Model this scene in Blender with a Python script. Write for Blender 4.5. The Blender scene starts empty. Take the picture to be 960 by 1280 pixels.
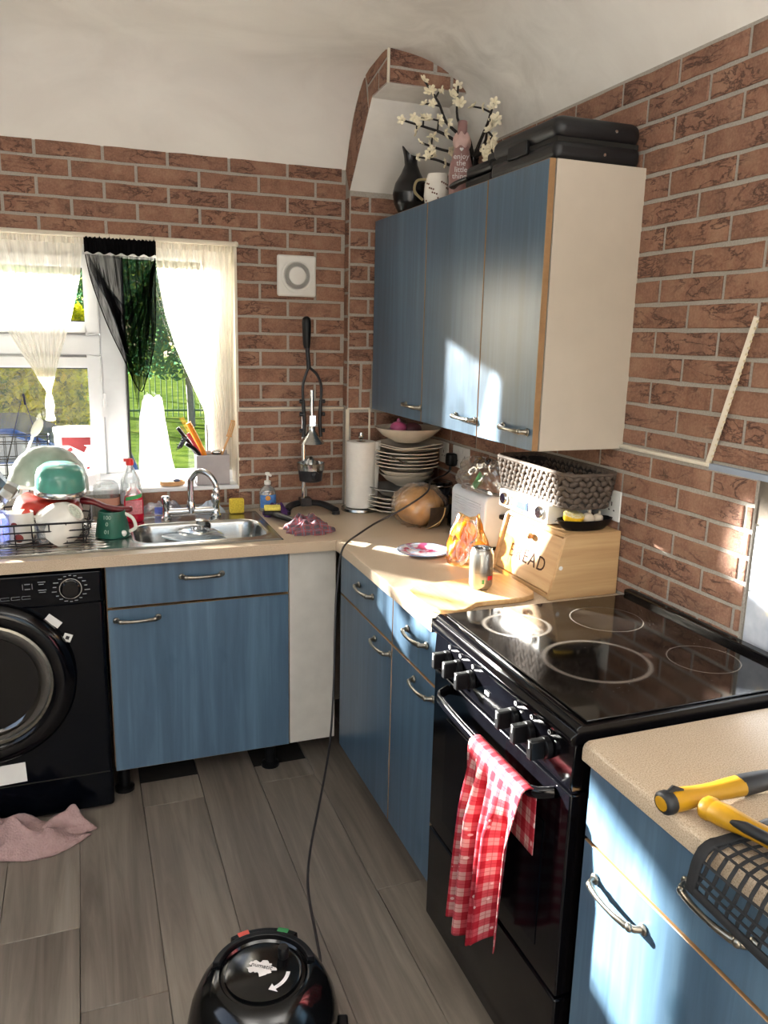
import bpy, bmesh, math, random
from mathutils import Vector, Matrix
random.seed(7)
C = bpy.context.scene.collection
scene = bpy.context.scene
PI = math.pi

# ------------------------------------------------------------------ camera, sky, sun, exposure
FOC = 996.6
cam_d = bpy.data.cameras.new('camera')
cam_d.sensor_fit = 'VERTICAL'; cam_d.sensor_height = 36.0; cam_d.sensor_width = 27.0
cam_d.lens = FOC / 1280 * 36.0
cam_d.clip_start = 0.02; cam_d.clip_end = 500
cam = bpy.data.objects.new('camera', cam_d); C.objects.link(cam)
_F = Vector((0.34702898, 0.91303521, -0.21433056)); _R = Vector((0.93625829, -0.35059762, 0.02239898)); _U = Vector((0.05469273, 0.20844186, 0.97650432))
_m = Matrix((( _R.x, _U.x, -_F.x, -1.4019), (_R.y, _U.y, -_F.y, -3.1757), (_R.z, _U.z, -_F.z, 1.5948), (0, 0, 0, 1)))
cam.matrix_world = _m
scene.camera = cam

SUN_DIR = Vector((0.72, -1.0, -0.29)).normalized()
world = bpy.data.worlds.new('sky'); scene.world = world; world.use_nodes = True
wn = world.node_tree; wn.nodes.clear()
sky = wn.nodes.new('ShaderNodeTexSky'); sky.sky_type = 'NISHITA'; sky.sun_disc = False
sky.sun_elevation = math.radians(24); sky.sun_rotation = math.atan2(-SUN_DIR.x, -SUN_DIR.y)
sky.air_density = 1.0; sky.dust_density = 2.0; sky.ozone_density = 1.0
bgn = wn.nodes.new('ShaderNodeBackground'); bgn.inputs[1].default_value = 0.46
mixw = wn.nodes.new('ShaderNodeMixRGB'); mixw.blend_type = 'MIX'; mixw.inputs[0].default_value = 0.55
mixw.inputs[2].default_value = (1.08, 1.08, 1.06, 1)
won = wn.nodes.new('ShaderNodeOutputWorld')
wn.links.new(sky.outputs[0], mixw.inputs[1]); wn.links.new(mixw.outputs[0], bgn.inputs[0]); wn.links.new(bgn.outputs[0], won.inputs[0])
sun_d = bpy.data.lights.new('sun', 'SUN'); sun_d.energy = 50.0; sun_d.angle = math.radians(1.5); sun_d.color = (1.0, 0.95, 0.88)
sun = bpy.data.objects.new('sun', sun_d); C.objects.link(sun)
sun.rotation_euler = SUN_DIR.to_track_quat('-Z', 'Y').to_euler(); sun.location = (-4, 8, 4)
# added fill lights behind the camera, no fixture in the room: wash the ceiling
for q, (lx_, ly_, e_) in enumerate(((-2.5, -3.7, 42.0), (-.6, -3.9, 34.0))):
    ul = bpy.data.lights.new('ceiling_fill', 'AREA'); ul.shape = 'DISK'; ul.size = .35; ul.energy = e_; ul.color = (.98, .985, 1.0)
    uo = bpy.data.objects.new('ceiling_fill', ul); C.objects.link(uo); uo.location = (lx_, ly_, 1.75); uo.rotation_euler = (PI, 0, 0)
vs = scene.view_settings
vs.view_transform = 'Standard'; vs.look = 'None'; vs.gamma = 1.0; vs.exposure = 1.08; vs.use_curve_mapping = False

# ------------------------------------------------------------------ helpers
def srgb(h):
    h = h.lstrip('#'); v = [int(h[i:i + 2], 16) / 255 for i in (0, 2, 4)]
    return tuple((c / 12.92 if c <= 0.04045 else ((c + 0.055) / 1.055) ** 2.4) for c in v) + (1.0,)

class NT:
    """tiny node-tree builder"""
    def __init__(self, name):
        self.m = bpy.data.materials.new(name); self.m.use_nodes = True
        self.t = self.m.node_tree; self.b = self.t.nodes['Principled BSDF']; self.out = self.t.nodes['Material Output']
    def n(self, typ, **kw):
        nd = self.t.nodes.new(typ)
        for k, v in kw.items(): setattr(nd, k, v)
        return nd
    def l(self, a, b): self.t.links.new(a, b)
    def pos(self, scale=(1, 1, 1), loc=(0, 0, 0), kind='pos', rnd=0.0):
        if kind == 'pos': src = self.n('ShaderNodeNewGeometry').outputs['Position']
        elif kind == 'uv': src = self.n('ShaderNodeTexCoord').outputs['UV']
        else: src = self.n('ShaderNodeTexCoord').outputs['Object']
        if rnd:
            oi = self.n('ShaderNodeObjectInfo'); ml = self.n('ShaderNodeMath', operation='MULTIPLY'); ml.inputs[1].default_value = rnd
            self.l(oi.outputs['Random'], ml.inputs[0])
            ad = self.n('ShaderNodeVectorMath', operation='ADD'); self.l(src, ad.inputs[0]); self.l(ml.outputs[0], ad.inputs[1]); src = ad.outputs[0]
        mp = self.n('ShaderNodeMapping'); mp.inputs['Scale'].default_value = scale; mp.inputs['Location'].default_value = loc
        self.l(src, mp.inputs['Vector']); return mp.outputs[0]
    def noise(self, vec, scale=5, detail=4, rough=.5, dist=0.0):
        nd = self.n('ShaderNodeTexNoise'); nd.inputs['Scale'].default_value = scale; nd.inputs['Detail'].default_value = detail
        nd.inputs['Roughness'].default_value = rough; nd.inputs['Distortion'].default_value = dist
        self.l(vec, nd.inputs['Vector']); return nd.outputs['Fac']
    def voro(self, vec, scale=5, feature='F1', out='Distance'):
        nd = self.n('ShaderNodeTexVoronoi'); nd.feature = feature; nd.inputs['Scale'].default_value = scale
        self.l(vec, nd.inputs['Vector']); return nd.outputs[out]
    def ramp(self, fac, stops, interp='LINEAR'):
        r = self.n('ShaderNodeValToRGB'); r.color_ramp.interpolation = interp
        e = r.color_ramp.elements
        while len(e) < len(stops): e.new(0.5)
        for el, (p, c) in zip(e, stops):
            el.position = p; el.color = c if not isinstance(c, str) else srgb(c)
        self.l(fac, r.inputs[0]); return r.outputs[0]
    def math(self, op, a, b=None, c=None):
        m = self.n('ShaderNodeMath', operation=op)
        for i, x in enumerate((a, b, c)):
            if x is None: continue
            if isinstance(x, (int, float)): m.inputs[i].default_value = x
            else: self.l(x, m.inputs[i])
        return m.outputs[0]
    def mix(self, fac, a, b, mode='MIX'):
        m = self.n('ShaderNodeMixRGB', blend_type=mode)
        for i, x in enumerate((fac, a, b)):
            if isinstance(x, str): x = srgb(x)
            if isinstance(x, (int, float)): m.inputs[i].default_value = x
            elif isinstance(x, tuple): m.inputs[i].default_value = x
            else: self.l(x, m.inputs[i])
        return m.outputs[0]
    def bump(self, h, strength=.3, dist=.002):
        b = self.n('ShaderNodeBump'); b.inputs['Strength'].default_value = strength; b.inputs['Distance'].default_value = dist
        self.l(h, b.inputs['Height']); self.l(b.outputs[0], self.b.inputs['Normal'])
    def set(self, color=None, rough=None, metal=None, **kw):
        I = self.b.inputs
        def put(s, v):
            if v is None: return
            if isinstance(v, str): v = srgb(v)
            if isinstance(v, (int, float, tuple)): s.default_value = v
            else: self.l(v, s)
        put(I['Base Color'], color); put(I['Roughness'], rough); put(I['Metallic'], metal)
        for k, v in kw.items(): put(I[k.replace('_', ' ')], v)
        return self.m

def plain(name, color, rough=.5, metal=0.0, var=.06, scale=30, bump=0.0, **kw):
    t = NT(name); c = srgb(color)
    f = t.noise(t.pos(), scale, 3)
    lo = tuple(max(0, x * (1 - var)) for x in c[:3]) + (1,); hi = tuple(min(1, x * (1 + var)) for x in c[:3]) + (1,)
    col = t.ramp(f, [(.3, lo), (.7, hi)])
    if bump: t.bump(f, bump, .002)
    return t.set(col, rough, metal, **kw)

def clear(name, tint='#ffffff', gloss_r=.03, amount=.12, haze=0.0, haze_col='#ffffff', fres=.6):
    """thin clear film or pane: see-through plus a sharp sheen"""
    t = NT(name); t.t.nodes.remove(t.b)
    tr = t.n('ShaderNodeBsdfTransparent'); tr.inputs[0].default_value = srgb(tint)
    gl = t.n('ShaderNodeBsdfGlossy'); gl.inputs['Roughness'].default_value = gloss_r
    lw = t.n('ShaderNodeLayerWeight'); lw.inputs[0].default_value = .35
    f = t.math('MULTIPLY_ADD', lw.outputs['Fresnel'], fres, amount * .3)
    mx = t.n('ShaderNodeMixShader'); t.l(f, mx.inputs[0]); t.l(tr.outputs[0], mx.inputs[1]); t.l(gl.outputs[0], mx.inputs[2])
    sh = mx.outputs[0]
    if haze:
        df = t.n('ShaderNodeBsdfTranslucent'); df.inputs[0].default_value = srgb(haze_col)
        d2 = t.n('ShaderNodeBsdfDiffuse'); d2.inputs[0].default_value = srgb(haze_col)
        a = t.n('ShaderNodeMixShader'); a.inputs[0].default_value = .5; t.l(df.outputs[0], a.inputs[1]); t.l(d2.outputs[0], a.inputs[2])
        m2 = t.n('ShaderNodeMixShader'); m2.inputs[0].default_value = haze; t.l(sh, m2.inputs[1]); t.l(a.outputs[0], m2.inputs[2]); sh = m2.outputs[0]
    t.l(sh, t.out.inputs[0]); return t.m

class MB:
    """collects shapes (world coordinates) and links them as ONE mesh object"""
    def __init__(s): s.v = []; s.f = []; s.mi = []; s.uv = {}; s.M = Matrix.Identity(4)
    def add(s, vs, fs, mi=0, uvs=None):
        b = len(s.v); s.v += [tuple(s.M @ Vector(p)) for p in vs]
        for k, f in enumerate(fs):
            if uvs: s.uv[len(s.f)] = [uvs[i] for i in f]
            s.f.append([b + i for i in f]); s.mi.append(mi if isinstance(mi, int) else mi[k])
        return s
    def box(s, x0, x1, y0, y1, z0, z1, mi=0):
        if x0 > x1: x0, x1 = x1, x0
        if y0 > y1: y0, y1 = y1, y0
        if z0 > z1: z0, z1 = z1, z0
        p = [(x, y, z) for x in (x0, x1) for y in (y0, y1) for z in (z0, z1)]
        return s.add(p, [(0, 1, 3, 2), (4, 6, 7, 5), (0, 4, 5, 1), (2, 3, 7, 6), (0, 2, 6, 4), (1, 5, 7, 3)], mi)
    def obox(s, c, size, rot=(0, 0, 0), mi=0):
        from mathutils import Euler
        M = Matrix.Translation(c) @ Euler(rot).to_matrix().to_4x4(); hx, hy, hz = [q / 2 for q in size]
        p = [tuple(M @ Vector((x, y, z))) for x in (-hx, hx) for y in (-hy, hy) for z in (-hz, hz)]
        return s.add(p, [(0, 1, 3, 2), (4, 6, 7, 5), (0, 4, 5, 1), (2, 3, 7, 6), (0, 2, 6, 4), (1, 5, 7, 3)], mi)
    def tube(s, pts, r, n=8, closed=False, cap=True, mi=0, flat=1.0):
        P = [Vector(p) for p in pts]; N = len(P)
        R = [r] * N if isinstance(r, (int, float)) else list(r)
        vs = []; up = None
        for i in range(N):
            a = P[i - 1] if (i > 0 or closed) else P[i]; b = P[(i + 1) % N] if (i < N - 1 or closed) else P[i]
            t = (b - a); t = t.normalized() if t.length > 1e-9 else Vector((0, 0, 1))
            if up is None:
                up = Vector((0, 0, 1)) if abs(t.z) < .9 else Vector((1, 0, 0))
            u = (up - t * up.dot(t)); u = u.normalized() if u.length > 1e-6 else t.orthogonal().normalized()
            w = t.cross(u); up = u
            for k in range(n):
                an = 2 * PI * k / n
                vs.append(tuple(P[i] + (w * math.cos(an) + u * math.sin(an) * flat) * R[i]))
        fs = []
        for i in range(N if closed else N - 1):
            j = (i + 1) % N
            for k in range(n):
                k2 = (k + 1) % n; fs.append((i * n + k, i * n + k2, j * n + k2, j * n + k))
        if cap and not closed: fs.append(tuple(range(n))[::-1]); fs.append(tuple((N - 1) * n + k for k in range(n)))
        return s.add(vs, fs, mi)
    def lathe(s, prof, o=(0, 0, 0), n=24, M=None, mi=0, cap=True, sx=1, sy=1):
        M = M or Matrix.Identity(4); M = Matrix.Translation(o) @ M
        vs = []; fs = []; mis = []
        for (r, z) in prof:
            for k in range(n):
                a = 2 * PI * k / n; vs.append(tuple(M @ Vector((r * math.cos(a) * sx, r * math.sin(a) * sy, z))))
        for i in range(len(prof) - 1):
            for k in range(n):
                k2 = (k + 1) % n; fs.append((i * n + k, i * n + k2, (i + 1) * n + k2, (i + 1) * n + k)); mis.append(mi if isinstance(mi, int) else mi[i])
        if cap:
            if prof[0][0] > 1e-5: fs.append(tuple(range(n))[::-1]); mis.append(mis[0])
            if prof[-1][0] > 1e-5: fs.append(tuple((len(prof) - 1) * n + k for k in range(n))); mis.append(mis[-1])
        return s.add(vs, fs, mis)
    def prism(s, poly, a0, a1, axis='z', mi=0):
        def P(u, v, a): return {'z': (u, v, a), 'y': (u, a, v), 'x': (a, u, v)}[axis]
        n = len(poly); vs = [P(u, v, a0) for u, v in poly] + [P(u, v, a1) for u, v in poly]
        fs = [tuple(range(n))[::-1], tuple(range(n, 2 * n))] + [(i, (i + 1) % n, n + (i + 1) % n, n + i) for i in range(n)]
        return s.add(vs, fs, mi)
    def grid(s, fn, nu, nv, closed_u=False, mi=0):
        vs = []; uvs = []
        for j in range(nv + 1):
            for i in range(nu + (0 if closed_u else 1)):
                vs.append(tuple(fn(i / nu, j / nv))); uvs.append((i / nu, j / nv))
        w = nu + (0 if closed_u else 1); fs = []
        for j in range(nv):
            for i in range(nu):
                i2 = (i + 1) % w; fs.append((j * w + i, j * w + i2, (j + 1) * w + i2, (j + 1) * w + i))
        return s.add(vs, fs, mi, uvs)
    def ball(s, c, rx, ry=None, rz=None, nu=16, nv=10, mi=0, M=None):
        ry = ry or rx; rz = rz or rx
        prof = [(max(1e-4, math.sin(PI * j / nv)), -math.cos(PI * j / nv)) for j in range(nv + 1)]
        S = (M or Matrix.Identity(4)) @ Matrix.Diagonal((rx, ry, rz, 1))
        return s.lathe(prof, c, nu, S, mi, cap=False)
    def mesh(s, name, mats, origin=None, smooth=35, recalc=True):
        me = bpy.data.meshes.new(name); me.from_pydata(s.v, [], s.f)
        mats = mats if isinstance(mats, (list, tuple)) else [mats]
        for m in mats: me.materials.append(m)
        me.polygons.foreach_set('material_index', s.mi)
        if s.uv:
            uvl = me.uv_layers.new(name='UVMap')
            for p in me.polygons:
                u = s.uv.get(p.index)
                if u:
                    for li, q in zip(p.loop_indices, u): uvl.data[li].uv = q
        bm = bmesh.new(); bm.from_mesh(me)
        bmesh.ops.remove_doubles(bm, verts=bm.verts, dist=1e-6)
        if recalc: bmesh.ops.recalc_face_normals(bm, faces=bm.faces)
        lim = math.radians(smooth)
        for f in bm.faces: f.smooth = smooth > 0
        for e in bm.edges:
            if len(e.link_faces) == 2 and e.calc_face_angle(0) > lim: e.smooth = False
        bm.to_mesh(me); bm.free()
        return me
    def build(s, name, mats, parent=None, origin=None, bevel=0.0, seg=2, smooth=35, solid=0.0, subsurf=0, recalc=True):
        if parent is not None: inv = WM(parent).inverted()
        else: inv = Matrix.Translation(-Vector(origin if origin else (0, 0, 0)))
        s.v = [tuple(inv @ Vector(p)) for p in s.v]
        me = s.mesh(name, mats, smooth=smooth, recalc=recalc)
        o = bpy.data.objects.new(name, me); C.objects.link(o)
        if parent is not None: o.parent = parent
        elif origin: o.location = origin
        if solid:
            md = o.modifiers.new('solid', 'SOLIDIFY'); md.thickness = solid; md.offset = 0
        if subsurf:
            md = o.modifiers.new('sub', 'SUBSURF'); md.levels = subsurf; md.render_levels = subsurf
        if bevel:
            md = o.modifiers.new('bevel', 'BEVEL'); md.width = bevel; md.segments = seg; md.limit_method = 'ANGLE'; md.angle_limit = math.radians(40)
        return o

def WM(o):
    m = Matrix.LocRotScale(o.location, o.rotation_euler, o.scale)
    return WM(o.parent) @ m if o.parent else m
def tag(o, label=None, cat=None, group=None, kind=None):
    if label: o['label'] = label
    if cat: o['category'] = cat
    if group: o['group'] = group
    if kind: o['kind'] = kind
    return o
def thing(name, label, cat, loc=(0, 0, 0), rotz=0.0, group=None):
    o = bpy.data.objects.new(name, None); o.empty_display_size = .05; C.objects.link(o)
    o.location = loc; o.rotation_euler = (0, 0, rotz); return tag(o, label, cat, group)
def struct(o): o['kind'] = 'structure'; return o
def copy_tree(o, parent=None):
    c = o.copy(); C.objects.link(c)
    if parent is not None: c.parent = parent
    for ch in list(o.children): copy_tree(ch, c)
    return c
def text(name, body, size, mat, M, parent=None, extrude=.0003, align='CENTER', spacing=1.0):
    cu = bpy.data.curves.new(name, 'FONT'); cu.body = body; cu.size = size; cu.extrude = extrude
    cu.align_x = align; cu.align_y = 'CENTER'; cu.space_character = spacing; cu.materials.append(mat); cu.resolution_u = 3
    tmp = bpy.data.objects.new(name, cu); C.objects.link(tmp)
    me = bpy.data.meshes.new_from_object(tmp, depsgraph=bpy.context.evaluated_depsgraph_get()); me.name = name
    bpy.data.objects.remove(tmp); bpy.data.curves.remove(cu)
    if not me.materials: me.materials.append(mat)
    o = bpy.data.objects.new(name, me); C.objects.link(o)
    if parent is not None:
        o.parent = parent; M = WM(parent).inverted() @ M
    o.matrix_local = M; o['kind'] = 'stuff'; return o
def frame(o, x, y):
    """matrix with origin o, local x along x, local y along y"""
    x = Vector(x).normalized(); y = Vector(y); y = (y - x * y.dot(x)).normalized(); z = x.cross(y)
    return Matrix(((x.x, y.x, z.x, o[0]), (x.y, y.y, z.y, o[1]), (x.z, y.z, z.z, o[2]), (0, 0, 0, 1)))
def lerp(a, b, t): return a + (b - a) * t
def interp(x, tab):
    if x <= tab[0][0]: return tab[0][1]
    for (a, va), (b, vb) in zip(tab, tab[1:]):
        if x <= b: return lerp(va, vb, (x - a) / (b - a))
    return tab[-1][1]
def spline(pts, n=6):
    P = [Vector(p) for p in pts]; out = []
    for i in range(len(P) - 1):
        p0 = P[max(i - 1, 0)]; p1 = P[i]; p2 = P[i + 1]; p3 = P[min(i + 2, len(P) - 1)]
        for k in range(n):
            t = k / n
            out.append(.5 * ((2 * p1) + (p2 - p0) * t + (2 * p0 - 5 * p1 + 4 * p2 - p3) * t * t + (3 * p1 - p0 - 3 * p2 + p3) * t ** 3))
    return out + [P[-1]]

# ------------------------------------------------------------------ materials
def brick_mat():
    t = NT('faux_brick')
    p = t.pos((1, 1, 1), rnd=13.0)
    base = t.noise(p, 14, 5, .6)
    fine = t.noise(p, 160, 3, .7)
    oi = t.n('ShaderNodeObjectInfo').outputs['Random']
    c = t.ramp(base, [(.28, '#66493b'), (.5, '#835c49'), (.72, '#9a7761')])
    c = t.mix(t.math('MULTIPLY', oi, .45), c, '#7d5a4b')
    c = t.mix(t.ramp(fine, [(.42, (0, 0, 0, 1)), (.75, (.45, .45, .45, 1))]), c, '#b08a72')
    vein = t.noise(t.pos((9, 9, 26), rnd=31.0), 1.0, 6, .62, .6)
    d = t.math('ABSOLUTE', t.math('SUBTRACT', vein, .5))
    mask = t.noise(p, 6, 2)
    line = t.math('MULTIPLY', t.ramp(d, [(.004, (1, 1, 1, 1)), (.03, (0, 0, 0, 1))]), t.ramp(mask, [(.40, (0, 0, 0, 1)), (.56, (1, 1, 1, 1))]))
    c = t.mix(t.math('MULTIPLY', line, .8), c, '#3c2420')
    h = t.math('SUBTRACT', t.math('ADD', t.math('MULTIPLY', fine, .5), base), t.math('MULTIPLY', line, .7))
    t.bump(h, .55, .004)
    return t.set(c, .82)
def wood_mat(name, c1, c2, c3, axis='z', rough=.4, knots=True, rnd=9.0, knot_col='#2f4a5e', scale=1.0, kind='pos', bumpy=.08, **kw):
    t = NT(name)
    k = {'z': (30, 30, 1.6), 'y': (30, 1.6, 30), 'x': (1.6, 30, 30)}[axis]
    k = tuple(q * scale for q in k)
    p = t.pos(k, rnd=rnd, kind=kind)
    g = t.noise(p, 1.0, 6, .62, .5)
    k2 = tuple(q * .22 for q in k)
    b = t.noise(t.pos(k2, rnd=rnd + 3, kind=kind), 1.0, 3, .5, .8)
    f = t.math('ADD', t.math('MULTIPLY', g, .6), t.math('MULTIPLY', b, .4))
    c = t.ramp(f, [(.33, c1), (.5, c2), (.66, c3)])
    if knots:
        kk = {'z': (1, 1, .55), 'y': (1, .55, 1), 'x': (.55, 1, 1)}[axis]
        v = t.voro(t.pos(tuple(q * 5.2 for q in kk), rnd=rnd + 5, kind=kind), 1.0)
        wob = t.noise(t.pos((60, 60, 25)), 1, 3)
        v = t.math('ADD', v, t.math('MULTIPLY', wob, .10))
        kn = t.ramp(v, [(.13, (1, 1, 1, 1)), (.21, (0, 0, 0, 1))])
        c = t.mix(t.math('MULTIPLY', kn, .6), c, knot_col)
    if bumpy: t.bump(g, bumpy, .001)
    return t.set(c, rough, **kw)

BRICK = brick_mat()
MORTAR = plain('grey_mortar', '#a19b92', .9, var=.14, scale=220, bump=.3)
def plaster_mat():
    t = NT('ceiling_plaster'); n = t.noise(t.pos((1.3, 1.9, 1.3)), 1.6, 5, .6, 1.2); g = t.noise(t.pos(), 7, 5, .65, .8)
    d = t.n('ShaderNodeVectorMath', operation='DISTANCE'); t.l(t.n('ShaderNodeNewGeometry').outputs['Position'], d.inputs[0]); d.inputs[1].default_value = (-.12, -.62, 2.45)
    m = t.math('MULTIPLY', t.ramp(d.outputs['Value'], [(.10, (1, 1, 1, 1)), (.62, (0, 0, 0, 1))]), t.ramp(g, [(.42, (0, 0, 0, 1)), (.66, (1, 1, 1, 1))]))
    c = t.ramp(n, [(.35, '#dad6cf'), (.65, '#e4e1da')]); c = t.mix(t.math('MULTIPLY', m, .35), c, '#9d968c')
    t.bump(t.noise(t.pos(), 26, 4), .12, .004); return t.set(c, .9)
PLASTER = plaster_mat()
PAINT = plain('grey_wall_paint', '#77726b', .9, var=.03, scale=4)
WHITE_TRIM = plain('off_white_trim', '#d6cdbb', .5, var=.05)
BLUE = wood_mat('blue_stained_door', '#3b5163', '#486075', '#587387', 'z', .30)
EDGE = plain('tan_edging', '#94724e', .45, var=.1, scale=60)
MELAMINE = plain('cream_melamine', '#b9afa0', .5, var=.03, scale=14)
MELWHITE = plain('white_melamine', '#bab6ae', .55, var=.05, scale=20)
DARK = plain('dark_recess', '#15130f', .9)
def worktop_mat():
    t = NT('speckled_worktop'); n1 = t.noise(t.pos(), 420, 2, .6); n2 = t.noise(t.pos(), 9, 3)
    c = t.mix(n2, '#b09c84', '#bfae98'); c = t.mix(t.ramp(n1, [(.36, (1, 1, 1, 1)), (.48, (0, 0, 0, 1))]), c, '#94826d')
    c = t.mix(t.ramp(n1, [(.6, (0, 0, 0, 1)), (.7, (.8, .8, .8, 1))]), c, '#d6cab7'); return t.set(c, .34)
WORKTOP = worktop_mat()
def steel(name, col='#b9b9b6', r=.24, brushed=True):
    t = NT(name); n1 = t.noise(t.pos((4, 160, 160)), 1, 3)
    return t.set(t.ramp(n1, [(.3, tuple(q * .85 for q in srgb(col)[:3]) + (1,)), (.7, col)]), t.math('MULTIPLY_ADD', n1, .12, r - .06), 1.0)
STEEL = steel('brushed_steel'); CHROME = plain('chrome', '#d4d6d8', .09, 1.0, var=.02)
PEWTER = plain('pewter_handle', '#8f8a80', .3, 1.0, var=.15, scale=80)
BLACKGLOSS = plain('black_gloss', '#060609', .12, var=.2, Specular_IOR_Level=.35)
NAVYGLOSS = plain('blue_black_enamel', '#04060c', .16, var=.2, Specular_IOR_Level=.18)
BLACKPL = plain('black_plastic', '#0a0a0c', .38, var=.2, Specular_IOR_Level=.3)
BLACKMATT = plain('matt_black', '#121214', .6, var=.2)
RUBBER = plain('black_rubber', '#16171a', .55, var=.1)
WHITEPL = plain('white_plastic', '#d9d8d3', .35, var=.03)
UPVC = plain('white_upvc', '#dfe2e6', .3, var=.02)
CERAMIC = plain('white_ceramic', '#dedbd2', .18, var=.03)
PORCELAIN = plain('cream_porcelain', '#cdc3b2', .2, var=.05)
GLASS = clear('window_glass', '#f8fafa', .02, .06, fres=.12)
CLEARPL = clear('clear_plastic', '#eef2f2', .06, .5, .12, '#ffffff')
FILM = clear('clear_film', '#faf8f4', .20, .2, .06, '#ffffff', .38)
WHITEPRINT = plain('white_print', '#d8d8d8', .6)
BLACKPRINT = plain('black_print', '#16161a', .6)
REDPRINT = plain('red_print', '#c4202c', .5)
CARD = plain('white_label', '#e0dfda', .6, var=.03)

def planks_mat():
    t = NT('grey_oak_laminate')
    p = t.pos((26, 1.5, 26), rnd=23.0)
    g = t.noise(p, 1.0, 7, .65, .9)
    b = t.noise(t.pos((5, .7, 5), rnd=11.0), 1.0, 3, .5, 1.5)
    oi = t.n('ShaderNodeObjectInfo').outputs['Random']
    f = t.math('ADD', t.math('ADD', t.math('MULTIPLY', g, .55), t.math('MULTIPLY', b, .33)), t.math('MULTIPLY', oi, .1))
    c = t.ramp(f, [(.30, '#564e46'), (.47, '#766d63'), (.60, '#898075'), (.75, '#9c9388')])
    kn = t.voro(t.pos((4.2, 1.6, 4.2), rnd=17.0), 1.0)
    c = t.mix(t.math('MULTIPLY', t.ramp(kn, [(.03, (1, 1, 1, 1)), (.13, (0, 0, 0, 1))]), .35), c, '#544a41')
    t.bump(g, .12, .001)
    return t.set(c, t.math('MULTIPLY_ADD', g, .2, .32))
PLANK = planks_mat()

# ------------------------------------------------------------------ the room shell
WX0, WX1, WZ0, WZ1 = -2.46, -0.826, 0.995, 1.925          # window opening in the back wall
RX0, RY0 = -3.0, -4.3                                     # far sides of the room
SUBFLOOR = plain('dark_subfloor', '#1c1916', .9, var=.3)
floor = struct(MB().box(RX0, 0.25, RY0, 0.3, -0.06, -0.012).build('floor', SUBFLOOR))

ZR, ZB, ZC = 2.277, 2.228, 2.542                          # eaves over right wall, back wall, flat ceiling
def ceil_z(x, y):
    a = ZB + (ZC - ZB) * (1 - math.exp(-max(0, -y) / .105))
    b = ZR + (ZC - ZR) * (1 - math.exp(-max(0, -x) / .115))
    h = max(0, .03 - abs(a - b))
    return min(a, b) - h * h * 4
def axis_pts(lo, fine): return [lo * (1 - (k / 7)) + fine * (k / 7) for k in range(7)] + [fine * (1 - (k / 18)) for k in range(19)]
xs = axis_pts(RX0, -.7); ys = axis_pts(RY0, -.7)
mb = MB(); nx = len(xs)
mb.add([(x, y, ceil_z(x, y)) for y in ys for x in xs], [(j * nx + i, j * nx + i + 1, (j + 1) * nx + i + 1, (j + 1) * nx + i) for j in range(len(ys) - 1) for i in range(nx - 1)])
mb.box(RX0 - .2, .25, RY0 - .2, .35, 2.60, 2.7)
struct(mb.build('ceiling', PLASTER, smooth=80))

mb = MB()
mb.box(RX0 - .2, WX0, 0, .3, -.06, 2.62); mb.box(WX1, .2, 0, .3, -.06, 2.62)
mb.box(WX0, WX1, 0, .3, -.06, WZ0); mb.box(WX0, WX1, 0, .3, WZ1, 2.62)
wall_back = struct(mb.build('wall_back', MORTAR))
wall_right = struct(MB().box(0, .25, RY0, 0, -.06, 2.62).build('wall_right', MORTAR))
# left wall with its own window, rear wall with an open doorway: both outside the picture, they only let daylight in
mb = MB()
mb.box(RX0 - .2, RX0, RY0, -3.6, -.06, 2.62); mb.box(RX0 - .2, RX0, -1.3, 0, -.06, 2.62)
mb.box(RX0 - .2, RX0, -3.6, -1.3, -.06, .95); mb.box(RX0 - .2, RX0, -3.6, -1.3, 2.2, 2.62)
struct(mb.build('wall_left', PAINT))
mb = MB()
mb.box(RX0 - .2, -1.25, RY0 - .2, RY0, -.06, 2.62); mb.box(-.25, .25, RY0 - .2, RY0, -.06, 2.62); mb.box(-1.25, -.25, RY0 - .2, RY0, 2.1, 2.62)
struct(mb.build('wall_rear', PAINT))

# --- bricks: every one an object, cut pieces at the ends
_bricks = {}
def brick_mesh(w, h, d=.004, seed=0):
    key = (round(w, 3), round(h, 3), d, seed)
    if key in _bricks: return _bricks[key]
    rr = random.Random(hash(key)); c = .0022
    n = 4 if w > .12 else 2
    xs_ = [w * k / n for k in range(n + 1)]
    j = lambda q: (rr.random() - .5) * q
    out = [(x, 0.0) for x in xs_] + [(x, h) for x in xs_[::-1]]
    out = [(min(w, max(0, x + (j(.003) if 0 < x < w else 0))), y + j(.0026)) for x, y in out]
    inn = [(x + (c if x < w / 2 else -c) * 1.2, y + (c if y < h / 2 else -c)) for x, y in out]
    m = MB(); N = len(out)
    vs = [(x, y, -.002) for x, y in out] + [(x, y, d * .7) for x, y in out] + [(x, y, d + j(.0012)) for x, y in inn]
    fs = [(i, (i + 1) % N, N + (i + 1) % N, N + i) for i in range(N)] + [(N + i, N + (i + 1) % N, 2 * N + (i + 1) % N, 2 * N + i) for i in range(N)]
    half = n + 1
    fs += [(2 * N + i, 2 * N + i + 1, 2 * N + N - 2 - i, 2 * N + N - 1 - i) for i in range(n)]
    m.add(vs, fs); me = m.mesh('brick', BRICK, smooth=25)
    _bricks[key] = me; return me
def put_brick(parent, o, x, y, w, h, d=.004):
    me = brick_mesh(w, h, d, random.randrange(5))
    b = bpy.data.objects.new('brick', me); C.objects.link(b); b.parent = parent
    b.matrix_local = WM(parent).inverted() @ frame(o, x, y)
BL, BH, MO = .222, .0645, .0105
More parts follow.
